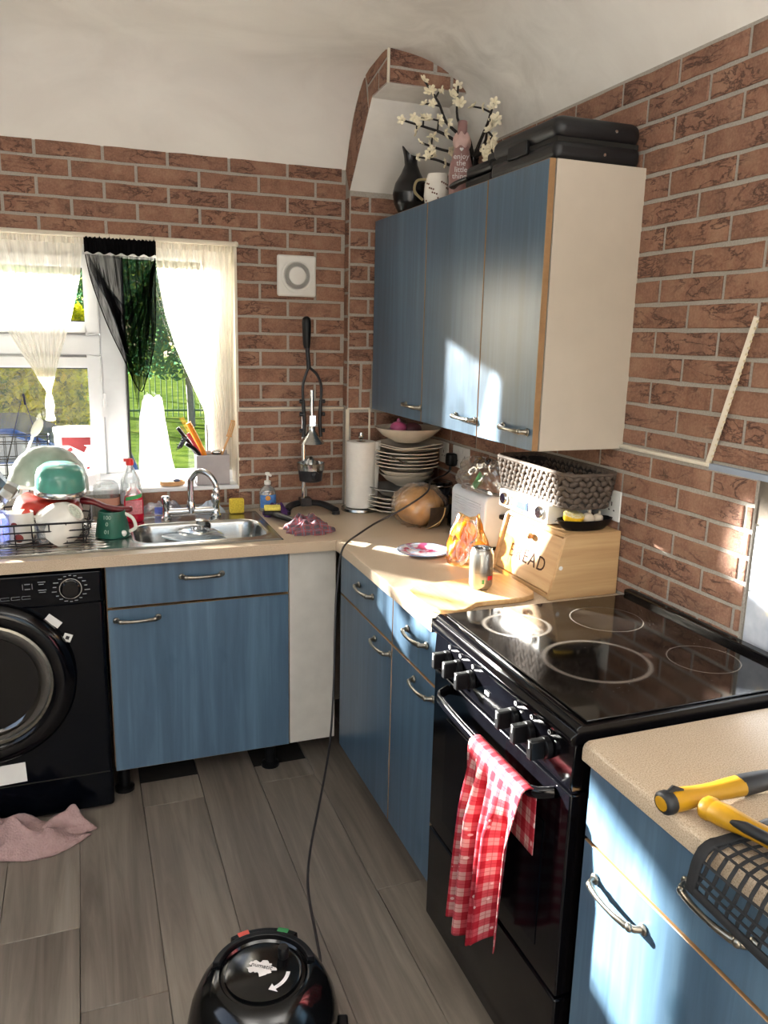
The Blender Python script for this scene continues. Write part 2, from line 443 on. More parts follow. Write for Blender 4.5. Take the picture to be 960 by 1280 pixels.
def brick_run(parent, org, ux, s0, s1, z0, z1, joint, keep=lambda s, z: True, pitch=BH, clip=lambda s, z: 9.0, phase=0):
    """courses of a running bond along s in [s0, s1]; joint = s of a perpend in even courses counted down from z1"""
    k = 0; zt = z1
    while zt > z0 + .012:
        zb = max(z0, zt - pitch); h = zt - zb - MO
        off = joint + (BL / 2 if (k + phase) % 2 else 0)
        s = off - BL * math.ceil((off - s0) / BL)
        while s < s1:
            a = max(s, s0); b = min(s + BL - MO, s1)
            if b - a > .012 and h > .008 and keep((a + b) / 2, (zb + zt) / 2):
                hh = h
                top = min(clip(a, 0), clip(b, 0))
                if zb + hh > top: hh = top - zb - .002
                if hh > .008:
                    o = (org[0] + ux[0] * a, org[1] + ux[1] * a, zb + MO / 2)
                    put_brick(parent, o, ux, (0, 0, 1), b - a, hh)
            s += BL
        zt -= pitch; k += 1
DADO = 1.302
# back wall, above the picture-rail joint; s runs along +x
brick_run(wall_back, (0, 0), (1, 0, 0), -2.99, -.387, 1.919, 2.2415, -1.504, clip=lambda s, z: 2.226)
brick_run(wall_back, (0, 0), (1, 0, 0), WX1 + .006, -.387, DADO + .004, 1.919, -1.504, phase=1)
# right wall above the ledge; s runs along -y
brick_run(wall_right, (0, 0), (0, -1, 0), .06, 3.1, DADO + .018, 2.272, 1.447, keep=lambda s, z: not (s < 1.33 and 1.33 < z < 2.0), clip=lambda s, z: 2.275)
# lower panels stand a little proud of the wall
low_b = struct(MB().box(-.826, -.387, -.010, 0, .90, DADO).build('trim_1', MORTAR))
brick_run(low_b, (0, -.010), (1, 0, 0), -.826, -.392, .905, DADO - .004, -.655, phase=0)
low_b2 = struct(MB().box(-2.6, -.826, -.010, 0, .90, WZ0 - .004).build('trim_2', MORTAR))
brick_run(low_b2, (0, -.010), (1, 0, 0), -1.5, -.828, .905, WZ0 - .006, -.655, keep=lambda s, z: s > -1.25)
low_r = struct(MB().box(-.011, 0, -1.842, -.05, .90, DADO + .008).build('trim_3', MORTAR))
brick_run(low_r, (-.011, 0), (0, -1, 0), .06, 1.838, .905, DADO + .004, 1.49, pitch=.0605)
# pale capping strip on the ledges
struct(MB().box(-.016, .0, -1.69, -1.30, DADO + .008, DADO + .017).build('trim_4', WHITE_TRIM, bevel=.002))
struct(MB().box(-.826, -.387, -.014, .0, DADO, DADO + .006).build('trim_5', WHITE_TRIM, bevel=.0015))

# pipe boxing in the corner, sloping beam above it
BXX, BXY = -.387, -.056
box_ = struct(MB().box(BXX, .0, BXY, .02, .90, 2.145).build('trim_6', MORTAR))
brick_run(box_, (0, BXY), (1, 0, 0), BXX + .004, -.02, DADO + .19, 2.13, -.30, keep=lambda s, z: s < -.17)
brick_run(box_, (0, BXY), (1, 0, 0), BXX + .010, -.02, .905, DADO - .008, -.26, keep=lambda s, z: s < -.1)
for (a, b, z0, z1) in ((.004, .048, 1.31, 1.385), (.060, .095, 1.31, 1.372), (.004, .05, 1.395, 1.485), (.062, .1, 1.384, 1.485)):
    put_brick(box_, (BXX + a, BXY, z0), (1, 0, 0), (0, 0, 1), b - a, z1 - z0)
for k in range(9):
    z0 = 1.315 + k * .0905
    if z0 < 2.05: put_brick(box_, (BXX, -.004, z0), (0, -1, 0), (0, 0, 1), .046, .08, .003)
struct(MB().box(BXX, -.29, BXY - .004, BXY, DADO, DADO + .006).build('trim_7', WHITE_TRIM))
struct(MB().box(BXX - .006, BXX + .006, BXY - .006, BXY + .006, .905, DADO).box(-.296, -.288, BXY - .006, BXY, .905, DADO).build('trim_8', WHITE_TRIM))
side = [(.02, 2.145), (-.051, 2.14), (-.292, 2.417), (-.451, 2.425), (-.451, 2.60), (.02, 2.60)]
beam = MB(); beam.prism(side, BXX, .0, 'x')
beam.mi = [0] * len(beam.f); 
for q, f in enumerate(beam.f):
    c = sum((Vector(beam.v[i]) for i in f), Vector()) / len(f)
    if len(f) == 4 and c.z < 2.422 and c.y > -.44 : beam.mi[q] = 1
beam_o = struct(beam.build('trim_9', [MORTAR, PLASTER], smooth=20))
struct(MB().box(BXX - .003, BXX + .004, -.4535, -.4465, 2.425, 2.535).build('trim_10', WHITE_TRIM))
def poly_brick(parent, P, nrm, d=.003):
    P = [Vector(p) for p in P]; c = sum(P, Vector()) / len(P); nrm = Vector(nrm)
    P = [p + (c - p).normalized() * .004 for p in P]; Q = [p + (c - p).normalized() * .003 + nrm * d for p in P]
    n = len(P); m = MB(); m.add([tuple(p - nrm * .002) for p in P] + [tuple(q) for q in Q], [tuple(range(n, 2 * n))] + [(i, (i + 1) % n, n + (i + 1) % n, n + i) for i in range(n)])
    m.build('brick', BRICK, parent, smooth=20)
up = [(0.0, 2.228), (-.055, 2.335), (-.11, 2.42), (-.165, 2.478), (-.215, 2.512)]
lo = [(-.051, 2.14), (-.1, 2.196), (-.15, 2.254), (-.205, 2.317), (-.26, 2.380)]
for (a, b), (c_, d_) in zip(zip(up, up[1:]), zip(lo, lo[1:])):
    poly_brick(beam_o, [(BXX, *a), (BXX, *c_), (BXX, *d_), (BXX, *b)], (-1, 0, 0))
poly_brick(beam_o, [(BXX, -.215, 2.512), (BXX, -.245, 2.468), (BXX, -.44, 2.508), (BXX, -.44, 2.536)], (-1, 0, 0))
poly_brick(beam_o, [(BXX, -.25, 2.462), (BXX, -.262, 2.385), (BXX, -.295, 2.42), (BXX, -.36, 2.424), (BXX, -.36, 2.484)], (-1, 0, 0))
poly_brick(beam_o, [(BXX, -.365, 2.484), (BXX, -.365, 2.424), (BXX, -.444, 2.427), (BXX, -.444, 2.502)], (-1, 0, 0))
for (x0, x1, z0, z1) in ((-.381, -.225, 2.479, 2.534), (-.21, -.1, 2.479, 2.52), (-.381, -.16, 2.428, 2.47), (-.148, -.02, 2.428, 2.47)):
    put_brick(beam_o, (x0, -.451, z0), (1, 0, 0), (0, 0, 1), x1 - x0, z1 - z0, .003)

# floor planks, one object each; two boards stop short under the sink unit
pw = .205; rows = {}
def plank(x, y0, y1):
    m = MB(); g = .0012
    m.box(0, pw - g, 0, y1 - y0 - g, -.012, 0)
    o = m.build('floor_plank', PLANK, bevel=.0015, seg=1); o.parent = floor; o.location = (x + g / 2, y0, 0)
k = 0; x = -1.485 - pw * 7
ends = {-1: -1.43, 0: -.60, 1: -.46, 2: -.57}
col = 0
while x < -.02:
    i = round((x + 1.485) / pw)
    # first (nearest the back wall) board end per column
    e = {0: -1.43, 1: -.60, 2: -1.95, 3: -.575, 4: -1.25, 5: -.8, 6: -1.6, 7: -.9}.get(i, -.4 - (i * .37) % 1.1)
    top = {1: -.44, 3: -.455}.get(i, .0)
    if e < top: plank(x, e, top)
    y = e
    while y > RY0:
        y2 = max(y - 1.28, RY0); plank(x, y2, y); y = y2
    x += pw

# ------------------------------------------------------------------ window
win = thing('window_1', None, None, ((WX0 + WX1) / 2, .14, WZ0)); win['kind'] = 'structure'
FY0, FY1 = .11, .17
def bar(mb, x0, x1, z0, z1, y0=FY0, y1=FY1): mb.box(x0, x1, y0, y1, z0, z1)
m = MB(); bar(m, WX0, WX0 + .05, WZ0, WZ1); bar(m, -.93, WX1, WZ0, WZ1); bar(m, -1.325, -1.235, WZ0 + .05, WZ1 - .06); bar(m, WX0 + .05, -.93, WZ0, WZ0 + .05); bar(m, WX0 + .05, -.93, WZ1 - .06, WZ1)
bar(m, WX0 + .05, -1.325, 1.50, 1.58)
m.build('window_frame', UPVC, win, bevel=.006)
for (z0, z1) in ((WZ0 + .05, 1.50), (1.58, WZ1 - .06)):
    m = MB(); x0, x1 = WX0 + .05, -1.325; w = .045
    bar(m, x0, x0 + w, z0, z1, .09, .15); bar(m, x1 - w, x1, z0, z1, .09, .15); bar(m, x0 + w, x1 - w, z0, z0 + w, .09, .15); bar(m, x0 + w, x1 - w, z1 - w, z1, .09, .15)
    f = m.build('casement', UPVC, win, bevel=.006)
    MB().box(x0 + w - .005, x1 - w + .005, .118, .122, z0 + w - .005, z1 - w + .005).build('pane', GLASS, f)
    g = MB(); e = .004
    for q in ((x0 + w, x0 + w + e, z0 + w, z1 - w), (x1 - w - e, x1 - w, z0 + w, z1 - w), (x0 + w, x1 - w, z0 + w, z0 + w + e), (x0 + w, x1 - w, z1 - w - e, z1 - w)): g.box(q[0], q[1], .10, .117, q[2], q[3])
    g.build('glazing_seal', RUBBER, f)
MB().box(-1.240, -.925, .138, .142, WZ0 + .045, WZ1 - .055).build('pane', GLASS, win)
g = MB(); g.box(-1.235, -1.230, .105, .138, WZ0 + .05, WZ1 - .06); g.box(-.935, -.930, .105, .138, WZ0 + .05, WZ1 - .06)
g.build('glazing_seal', RUBBER, win)
MB().box(WX0, WX1, -.012, .11, WZ0 - .012, WZ0 + .006).build('window_sill', UPVC, win, bevel=.004)
m = MB(); m.box(WX1 - .006, WX1 + .004, -.012, .11, WZ0, WZ1); m.box(WX0, WX1, -.004, .11, WZ1 - .002, WZ1 + .004); m.box(WX0 - .004, WX0 + .006, -.012, .11, WZ0, WZ1)
m.build('reveal_lining', WHITE_TRIM, win)
m = MB(); m.tube([(-1.322, .08, 1.30), (-1.322, .075, 1.36)], .006); m.box(-1.332, -1.312, .075, .09, 1.27, 1.31)
m.build('window_handle', UPVC, win)

# curtains
rod = MB().tube([(-2.44, -.012, 1.925), (-.825, -.012, 1.925)], .009, 10).ball((-.825, -.012, 1.925), .011)
tag(rod.build('curtain_pole', WHITE_TRIM, origin=(-1.3, -.012, 1.925)), 'slim cream curtain pole across the top of the kitchen window', 'curtain pole')
def net_mat(name, col, see, tr, streak=.25, sc=70):
    t = NT(name); t.t.nodes.remove(t.b)
    a = t.n('ShaderNodeBsdfTransparent'); d = t.n('ShaderNodeBsdfDiffuse'); d.inputs[0].default_value = srgb(col)
    r = t.n('ShaderNodeBsdfTranslucent'); r.inputs[0].default_value = srgb(col)
    m1 = t.n('ShaderNodeMixShader'); m1.inputs[0].default_value = tr; t.l(d.outputs[0], m1.inputs[1]); t.l(r.outputs[0], m1.inputs[2])
    wv = t.noise(t.pos((sc, sc, 2.5)), 1, 3, .6)
    f = t.math('MINIMUM', t.math('MAXIMUM', t.math('MULTIPLY_ADD', t.math('SUBTRACT', wv, .5), streak * 4, 1 - see), .04), .98)
    m2 = t.n('ShaderNodeMixShader'); t.l(f, m2.inputs[0]); t.l(a.outputs[0], m2.inputs[1]); t.l(m1.outputs[0], m2.inputs[2]); t.l(m2.outputs[0], t.out.inputs[0]); return t.m
NET = net_mat('white_net', '#f4efe6', .30, .6)
BLACKNET = net_mat('black_chiffon', '#0a0a0e', .35, .3, .45, 60)
def folds(u, n, amp, ph=0.0): return amp * math.sin(2 * PI * n * u + ph + 1.3 * math.sin(2 * PI * u * 2.3 + ph)) + amp * .5 * math.sin(2 * PI * n * 2.1 * u + ph * 2)
# left: V-shaped swag ending in a tied tail
c1 = thing('net_curtain', 'white net curtain at the left, gathered to a V with a tassel tail', 'curtain', (-1.55, .03, 1.92), group=None)
XL = [(0, -1.79), (.25, -1.74), (.55, -1.655), (.8, -1.58), (1, -1.522)]; XRr = [(0, -1.366), (.25, -1.385), (.55, -1.428), (.8, -1.475), (1, -1.506)]
def fl(u, v):
    a = interp(v, XL); b = interp(v, XRr); x = lerp(a, b, u)
    z = 1.917 - v * .547 - (.0 if v > .98 else .0)
    sw = .05 * math.sin(PI * u) * (1 - v) * v
    return (x, .03 + folds(u, 9, .008 * (1 - .6 * v)), z - sw)
MB().grid(fl, 110, 26).build('drape', NET, c1, smooth=80)
m = MB(); m.lathe([(.005, .0), (.012, -.02), (.016, -.05), (.013, -.085), (.018, -.105), (.012, -.108)], (-1.514, .03, 1.372), 12); m.tube([(-1.514, .03, 1.378), (-1.514, .03, 1.366)], .009)
m.build('tassel', NET, c1)
m = MB().grid(lambda u, v: (lerp(-1.79, -1.366, u), .018 + folds(u, 26, .004), 1.925 - v * .028), 120, 3); m.build('heading', NET, c1, smooth=80)
# right: hangs to the sill, inner edge cut back in a curve
c2 = thing('net_curtain', 'white net curtain at the right reveal, inner edge swept back in a curve', 'curtain', (-.97, .03, 1.92))
XA = [(0, -1.121), (.12, -1.112), (.30, -1.085), (.45, -1.045), (.60, -.99), (.72, -.945), (.85, -.925), (1, -.915)]
MB().grid(lambda u, v: (lerp(interp(v, XA), -.836 + .0 * v, u), lerp(.02, .080, min(1, v * 2)) + folds(u, 12, .007), 1.917 - v * .87), 100, 34).build('drape', NET, c2, smooth=80)
MB().grid(lambda u, v: (lerp(-1.121, -.834, u), .018 + folds(u, 20, .004), 1.925 - v * .028), 90, 3).build('heading', NET, c2, smooth=80)
# black chiffon scarf between them
c3 = thing('chiffon_scarf', 'black see-through chiffon scarf swagged over the middle of the window', 'curtain', (-1.24, .01, 1.92))
BXL = [(0, -1.362), (.2, -1.345), (.5, -1.30), (.75, -1.25), (.92, -1.215), (1, -1.196)]; BXR = [(0, -1.119), (.2, -1.121), (.5, -1.128), (.75, -1.145), (.92, -1.17), (1, -1.192)]
MB().grid(lambda u, v: (lerp(interp(v, BXL), interp(v, BXR), u), .008 + folds(u, 9, .008 * (1 - .4 * v), .7), 1.862 - v * .485), 90, 26).build('drape', BLACKNET, c3, smooth=80)
for q, (z0, dep) in enumerate(((1.86, .17), (1.855, .22), (1.84, .27), (1.82, .31), (1.79, .34), (1.75, .36))):
    def sw(u, v, z0=z0, dep=dep, q=q):
        xa = lerp(-1.350, -1.275, q / 5); xb = lerp(-1.121, -1.137, q / 5)
        s = math.sin(PI * u) ** .8
        return (lerp(xa, xb, u) + .02 * math.sin(2 * PI * u), -.004 - .004 * q + .004 * math.sin(9 * v + u * 5), z0 - s * dep - v * .042 * (1 + s))
    MB().grid(sw, 30, 6).build('swag', BLACKNET, c3, smooth=80)
NAVYCL = plain('black_ruched_cloth', '#050507', .9, var=.3, scale=90, Specular_IOR_Level=.1)
MB().grid(lambda u, v: (lerp(-1.366, -1.118, u), -.016 + folds(u, 17, .003) - .004 * math.sin(PI * v), 1.927 - v * .062 + .004 * math.sin(40 * u)), 110, 5).build('heading', NAVYCL, c3, smooth=80)
rim = spline([(-1.362, .004, 1.86), (-1.345, .004, 1.765), (-1.30, .004, 1.62), (-1.25, .004, 1.50), (-1.196, .002, 1.376), (-1.17, .004, 1.415), (-1.145, .004, 1.50), (-1.128, .004, 1.62), (-1.121, .004, 1.86)], 5)
MB().tube(rim, .0022, 6).build('hem', NAVYCL, c3)

# ------------------------------------------------------------------ handles, doors
def handle_mesh():
    m = MB(); L = .066; so = .027
    pts = [(-L, 0, .002), (-L * .93, 0, so * .62), (-L * .7, 0, so * .9), (-L * .35, 0, so * 1.06), (0, 0, so * 1.1), (L * .35, 0, so * 1.06), (L * .7, 0, so * .9), (L * .93, 0, so * .62), (L, 0, .002)]
    m.tube(pts, [.008, .0062, .0068, .0056, .005, .0056, .0068, .0062, .008], 10, flat=.8)
    for s_ in (-1, 1): m.ball((s_ * L, 0, .003), .011, .011, .005, 12, 8); m.ball((s_ * L * .82, 0, so * .80), .009, .0085, .006, 10, 6)
    return m.mesh('handle', PEWTER, smooth=70)
HANDLE = handle_mesh()
def put_handle(parent, c, x, nrm, label=None):
    """c = centre on the door face, x = long axis"""
    o = bpy.data.objects.new('handle', HANDLE); C.objects.link(o); o.parent = parent
    x = Vector(x); n = Vector(nrm); y = n.cross(x)
    o.matrix_local = WM(parent).inverted() @ frame(c, x, y); return o
def door(name, parent, x0, x1, y0, y1, z0, z1, nrm, mat=BLUE):
    """slab with blue faces along nrm and tan edging round the rim"""
    m = MB().box(x0, x1, y0, y1, z0, z1)
    n = Vector(nrm)
    for q, f in enumerate(m.f):
        a, b, c_ = [Vector(m.v[i]) for i in f[:3]]
        m.mi[q] = 0 if abs((b - a).cross(c_ - b).normalized().dot(n)) > .9 else 1
    return m.build(name, [mat, EDGE], parent, bevel=.0016, seg=1)

# sink unit on the back run
ZT = .862; ZD = .711; ZBOT = .132; YF = -.566; X0, X1 = -1.364, -.758
u = thing('base_cabinet', 'blue base cabinet with drawer and door under the sink', 'cabinet', ((X0 + X1) / 2, -.30, 0))
m = MB(); m.box(X0 + .001, X0 + .018, -.547, -.03, ZBOT + .005, ZT); m.box(X1 - .018, X1 - .001, -.547, -.03, ZBOT + .005, ZT); m.box(X0 + .018, X1 - .018, -.545, -.03, ZBOT + .005, ZBOT + .022); m.box(X0 + .018, X1 - .018, -.045, -.03, ZBOT + .022, .72)
m.build('carcass', EDGE, u)
d = door('drawer', u, X0 + .003, X1 - .002, YF, YF + .018, ZD + .004, ZT - .004, (0, 1, 0)); put_handle(d, (-1.058, YF, .803), (1, 0, .0), (0, -1, 0))
d = door('door', u, X0 + .003, X1 - .002, YF, YF + .018, ZBOT, ZD - .004, (0, 1, 0)); put_handle(d, (-1.270, YF, .671), (1, 0, 0), (0, -1, 0))
for lx in (X0 + .03, X1 - .05):
    MB().lathe([(.034, 0), (.034, .012), (.02, .02), (.02, .11), (.03, .115), (.03, ZBOT + .004)], (lx, -.46, 0), 16).build('leg', BLACKPL, u)
m = MB().box(-.757, -.588, YF + .002, YF + .02, ZBOT + .002, ZT - .002)
tag(m.build('filler_panel', MELWHITE, origin=(-.67, YF, ZBOT), bevel=.001), 'tall off-white filler panel closing the corner beside the blue sink unit', 'panel')

# right run: two units up to the cooker
XF = -.5855; YC = -1.432; YM = -1.12
def run_unit(ya, yb, label, hd, hz, first):
    t = thing('base_cabinet', label, 'cabinet', (-.3, (ya + yb) / 2, 0))
    m = MB(); m.box(XF + .02, -.03, ya - .018, ya, ZBOT + .005, ZT); m.box(XF + .02, -.03, yb, yb + .018, ZBOT + .005, ZT); m.box(XF + .02, -.03, yb + .018, ya - .018, ZBOT + .005, ZBOT + .022); m.box(-.045, -.03, yb + .018, ya - .018, ZBOT + .022, ZT)
    m.build('carcass', EDGE, t)
    dd = door('drawer', t, XF, XF + .018, yb + .002, ya - .002, ZD + .003, ZT - .004, (1, 0, 0)); put_handle(dd, (XF, hd, .803), (0, -1, 0), (-1, 0, 0))
    dd = door('door', t, XF, XF + .018, yb + .002, ya - .002, ZBOT, ZD - .003, (1, 0, 0)); put_handle(dd, (XF, hz, .676), (0, -1, 0), (-1, 0, 0))
    for ly in (ya - .06, yb + .05): MB().lathe([(.034, 0), (.034, .012), (.02, .02), (.02, ZBOT + .004)], (-.42, ly, 0), 16).build('leg', BLACKPL, t)
    return t
run_unit(-.615, YM, 'wider blue base cabinet in the inner corner, against the off-white filler', -.885, -1.045, True)
run_unit(YM, YC, 'narrow blue base cabinet between the corner cabinet and the black cooker', -1.305, -1.360, False)
NY0 = -2.094
t = thing('base_cabinet', 'blue base cabinet with sunlit drawer and door on the near side of the cooker', 'cabinet', (-.3, -2.4, 0))
m = MB(); m.box(XF + .02, -.03, NY0 - .018, NY0, ZBOT + .005, ZT); m.box(XF + .02, -.03, -2.77, -2.752, ZBOT + .005, ZT); m.box(XF + .02, -.03, -2.752, NY0 - .018, ZBOT + .005, ZBOT + .022); m.box(-.045, -.03, -2.752, NY0 - .018, ZBOT + .022, ZT)
m.build('carcass', EDGE, t)
dd = door('drawer', t, XF, XF + .018, -2.768, NY0 - .003, ZD + .003, ZT - .004, (1, 0, 0)); put_handle(dd, (XF, -2.42, .800), (0, -1, 0), (-1, 0, 0))
dd = door('door', t, XF, XF + .018, -2.768, NY0 - .003, ZBOT, ZD - .003, (1, 0, 0)); put_handle(dd, (XF, -2.207, .655), (0, -1, 0), (-1, 0, 0))
for ly in (-2.15, -2.7): MB().lathe([(.034, 0), (.034, .012), (.02, .02), (.02, ZBOT + .004)], (-.42, ly, 0), 16).build('leg', BLACKPL, t)

# worktops
HT = .900
m = MB(); z0 = ZT + .001
SX0, SX1, SY0, SY1 = -1.262, -.802, -.51, -.215     # bowl cut-out
m.box(-2.75, SX0, -.6, -.012, z0, HT); m.box(SX1, -.014, -.6, -.058, z0, HT); m.box(SX1, -.39, -.058, -.012, z0, HT); m.box(SX0, SX1, -.6, SY0, z0, HT); m.box(SX0, SX1, SY1, -.012, z0, HT)
tag(m.build('worktop', WORKTOP, origin=(-1.0, -.3, z0)), 'speckled beige worktop along the window wall with the sink let into it', 'worktop')
m = MB(); m.prism([(-.6, z0), (-.014, z0), (-.014, HT), (-.592, HT), (-.598, HT - .004), (-.6, HT - .01)], -.6006, YC + .004, 'y')
w2 = m.build('worktop', WORKTOP, origin=(-.3, -1.0, z0)); tag(w2, 'speckled beige worktop on the right wall, from the corner to the cooker', 'worktop')
MB().box(-.6005, -.014, YC + .003, YC + .006, z0, HT + .001).build('end_strip', STEEL, w2)
m = MB(); m.prism([(-.6, z0), (-.014, z0), (-.014, HT), (-.588, HT), (-.597, HT - .005), (-.6, HT - .014)], NY0 + .006, -3.0, 'y')
tag(m.build('worktop', WORKTOP, origin=(-.3, -2.5, z0), bevel=.003), 'short speckled beige worktop at the near side of the cooker, under the hammers', 'worktop')

# wall cabinets: three doors, one cream end panel
WXF = -.291; WZB, WZT = 1.3065, 2.0357
YY = [-.083, -.5954, -1.0234, -1.3488]
names = ['blue wall cabinet nearest the corner, above the plates', 'middle blue wall cabinet of three, its door half in glare', 'blue wall cabinet at the end with the cream side panel']
for k in range(3):
    ya, yb = YY[k], YY[k + 1]
    t = thing('wall_cabinet', names[k], 'cabinet', (-.15, (ya + yb) / 2, WZB))
    m = MB(); m.box(WXF + .021, -.002, ya - .0165, ya - .0005, WZB, WZT); m.box(WXF + .021, -.002, yb + .0005, yb + .0165, WZB, WZT)
    m.box(WXF + .021, -.002, yb + .0165, ya - .0165, WZB, WZB + .016); m.box(WXF + .021, -.002, yb + .0165, ya - .0165, WZT - .016, WZT); m.box(-.012, -.002, yb + .0165, ya - .0165, WZB + .016, WZT - .016)
    m.build('carcass', MELAMINE, t, bevel=.0008, seg=1)
    dd = door('door', t, WXF, WXF + .019, yb + .002, ya - .002, WZB + .0, WZT + .0, (1, 0, 0))
    put_handle(dd, (WXF, [-.525, -.947, -1.255][k], 1.356), (0, -1, -.02), (-1, 0, 0))

# extractor fan on the back wall
t = thing('extractor_fan', 'square white extractor fan with round slotted grille on the brick wall', 'fan', (-.589, -.004, 1.82))
fx, fz = -.589, 1.82
m = MB().box(fx - .078, fx + .078, -.022, -.0045, fz - .078, fz + .078); m.build('housing', WHITEPL, t, bevel=.012, seg=3)
Mx = Matrix.Rotation(PI / 2, 4, 'X')
m = MB().lathe([(.063, .022), (.063, .030), (.056, .031), (.050, .026), (.0, .026)], (fx, 0, fz), 40, Mx); m.build('grille_ring', WHITEPL, t)
m = MB().lathe([(.0505, .0262), (.0505, .0268), (.033, .0268), (.033, .0262)], (fx, 0, fz), 40, Mx, cap=False); m.build('opening', DARK, t)
m = MB().lathe([(.034, .026), (.034, .032), (.030, .034), (.0, .034)], (fx, 0, fz), 32, Mx)
m.build('centre_cap', WHITEPL, t)
m = MB()
for k in range(17):
    q = -.052 + k * .0065; hh = math.sqrt(max(0, .051 ** 2 - q ** 2))
    if hh < .004: continue
    c = Vector((fx + q * .80, -.0285, fz + q * .60)); m.obox(c, (.0024, .002, hh * 2), (0, math.radians(-37), 0))
tag(m.build('grille_slat', WHITEPL, t), kind='stuff')

# ------------------------------------------------------------------ cooker
CY0, CY1 = -1.458, -2.076; CXF = -.6025; HOB = .922
ck = thing('cooker', 'black freestanding electric cooker with dusty glass hob and six knobs', 'cooker', (-.3, (CY0 + CY1) / 2, 0))
m = MB(); m.box(-.565, -.02, CY1 + .004, CY0 - .004, .035, .885)
for yy in (CY0 - .05, CY1 + .05): m.box(-.55, -.51, yy - .015, yy + .015, 0, .035)
m.build('body', BLACKGLOSS, ck, bevel=.003)
m = MB(); m.prism([(-.612, .884), (-.617, .890), (-.617, .9), (-.610, .905), (-.604, .908), (-.606, .914), (-.600, .921), (-.592, .9225), (-.586, HOB - .001), (-.02, HOB - .001), (-.02, .884)], CY1, CY0, 'y')
m.build('hob_frame', BLACKGLOSS, ck, bevel=.002, smooth=50)
def hob_glass():
    t = NT('dusty_hob_glass')
    P = t.n('ShaderNodeNewGeometry').outputs['Position']; sx = t.n('ShaderNodeSeparateXYZ'); t.l(P, sx.inputs[0])
    dust = t.noise(t.pos(), 260, 4, .8); cl = t.noise(t.pos((6, 4, 6)), 1, 4, .6, 1.0); specks = t.voro(t.pos(), 90)
    def ring(cx, cy, r, w):
        dx = t.math('SUBTRACT', sx.outputs[0], cx); dy = t.math('SUBTRACT', sx.outputs[1], cy)
        dd = t.math('SQRT', t.math('ADD', t.math('MULTIPLY', dx, dx), t.math('MULTIPLY', dy, dy)))
        e = t.math('ABSOLUTE', t.math('SUBTRACT', dd, r))
        return t.math('SUBTRACT', 1.0, t.math('SMOOTH_MIN', t.math('DIVIDE', e, w), 1.0, .2)), dd
    tot = None
    for (cx, cy, r, w, a) in ((-.452, -1.592, .078, .008, .35), (-.395, -1.835, .112, .009, .34), (-.215, -1.62, .088, .003, .28), (-.165, -1.90, .076, .0025, .3)):
        g, dd = ring(cx, cy, r, w); g = t.math('MULTIPLY', t.math('MAXIMUM', g, 0.0), a)
        tot = g if tot is None else t.math('ADD', tot, g)
    g, dd = ring(-.452, -1.592, .0, .078); tot = t.math('ADD', tot, t.math('MULTIPLY', t.math('MAXIMUM', g, 0.0), .10))
    tot = t.math('MULTIPLY', tot, t.math('ADD', t.math('MULTIPLY', dust, 1.3), .2))
    haze = t.math('MULTIPLY', t.ramp(cl, [(.45, (0, 0, 0, 1)), (.7, (1, 1, 1, 1))]), t.math('MULTIPLY', dust, .07))
    spk = t.math('MULTIPLY', t.ramp(specks, [(.05, (1, 1, 1, 1)), (.09, (0, 0, 0, 1))]), t.ramp(t.noise(t.pos(), 14, 2), [(.52, (0, 0, 0, 1)), (.62, (.6, .6, .6, 1))]))
    f = t.math('ADD', t.math('ADD', tot, haze), spk)
    c = t.mix(f, '#050506', '#b9aea2')
    return t.set(c, t.math('MULTIPLY_ADD', f, .5, .07))
MB().box(-.578, -.022, CY1 + .010, CY0 - .010, HOB - .001, HOB + .003).build('hob_glass', hob_glass(), ck, bevel=.0015)
MB().box(-.045, -.018, CY1 + .003, CY0 - .003, HOB, HOB + .016).build('rear_trim', BLACKGLOSS, ck, bevel=.004)
m = MB(); m.prism([(-.6025, .788), (-.607, .80), (-.6025, .882), (-.56, .882), (-.56, .788)], CY1 + .004, CY0 - .004, 'y')
fas = m.build('control_panel', BLACKGLOSS, ck, bevel=.002)
for q, ky in enumerate((-1.545, -1.603, -1.668, -1.862, -1.925, -1.990)):
    m = MB(); Mk = Matrix.Translation((-.605, ky, .838)) @ Matrix.Rotation(-PI / 2, 4, 'Y')
    m.lathe([(.022, 0), (.021, .012), (.019, .014), (.0, .014)], (0, 0, 0), 20, Mk)
    m.box(-.648, -.607, ky - .0085, ky + .0085, .819, .858)
    kn = m.build('knob', BLACKPL, ck, bevel=.003)
    MB().box(-.6485, -.647, ky - .001, ky + .001, .842, .857).build('pointer', WHITEPRINT, kn)
    m = MB(); Mr = Matrix.Translation((-.6052, ky, .869)) @ Matrix.Rotation(-PI / 2, 4, 'Y')
    m.lathe([(.0048, 0), (.0048, .0006), (.0034, .0006), (.0034, 0)], (0, 0, 0), 12, Mr, cap=False)
    if q in (3, 5): m.box(-.6058, -.6052, ky - .026, ky - .020, .860, .8625)
    m.build('printed_symbol', WHITEPRINT, ck)
m = MB()
for k in range(3): m.box(-.6072, -.6064, -1.738 - k * .007, -1.734 - k * .007, .834, .842)
tag(m.build('printed_scale', WHITEPRINT, ck), kind='stuff')
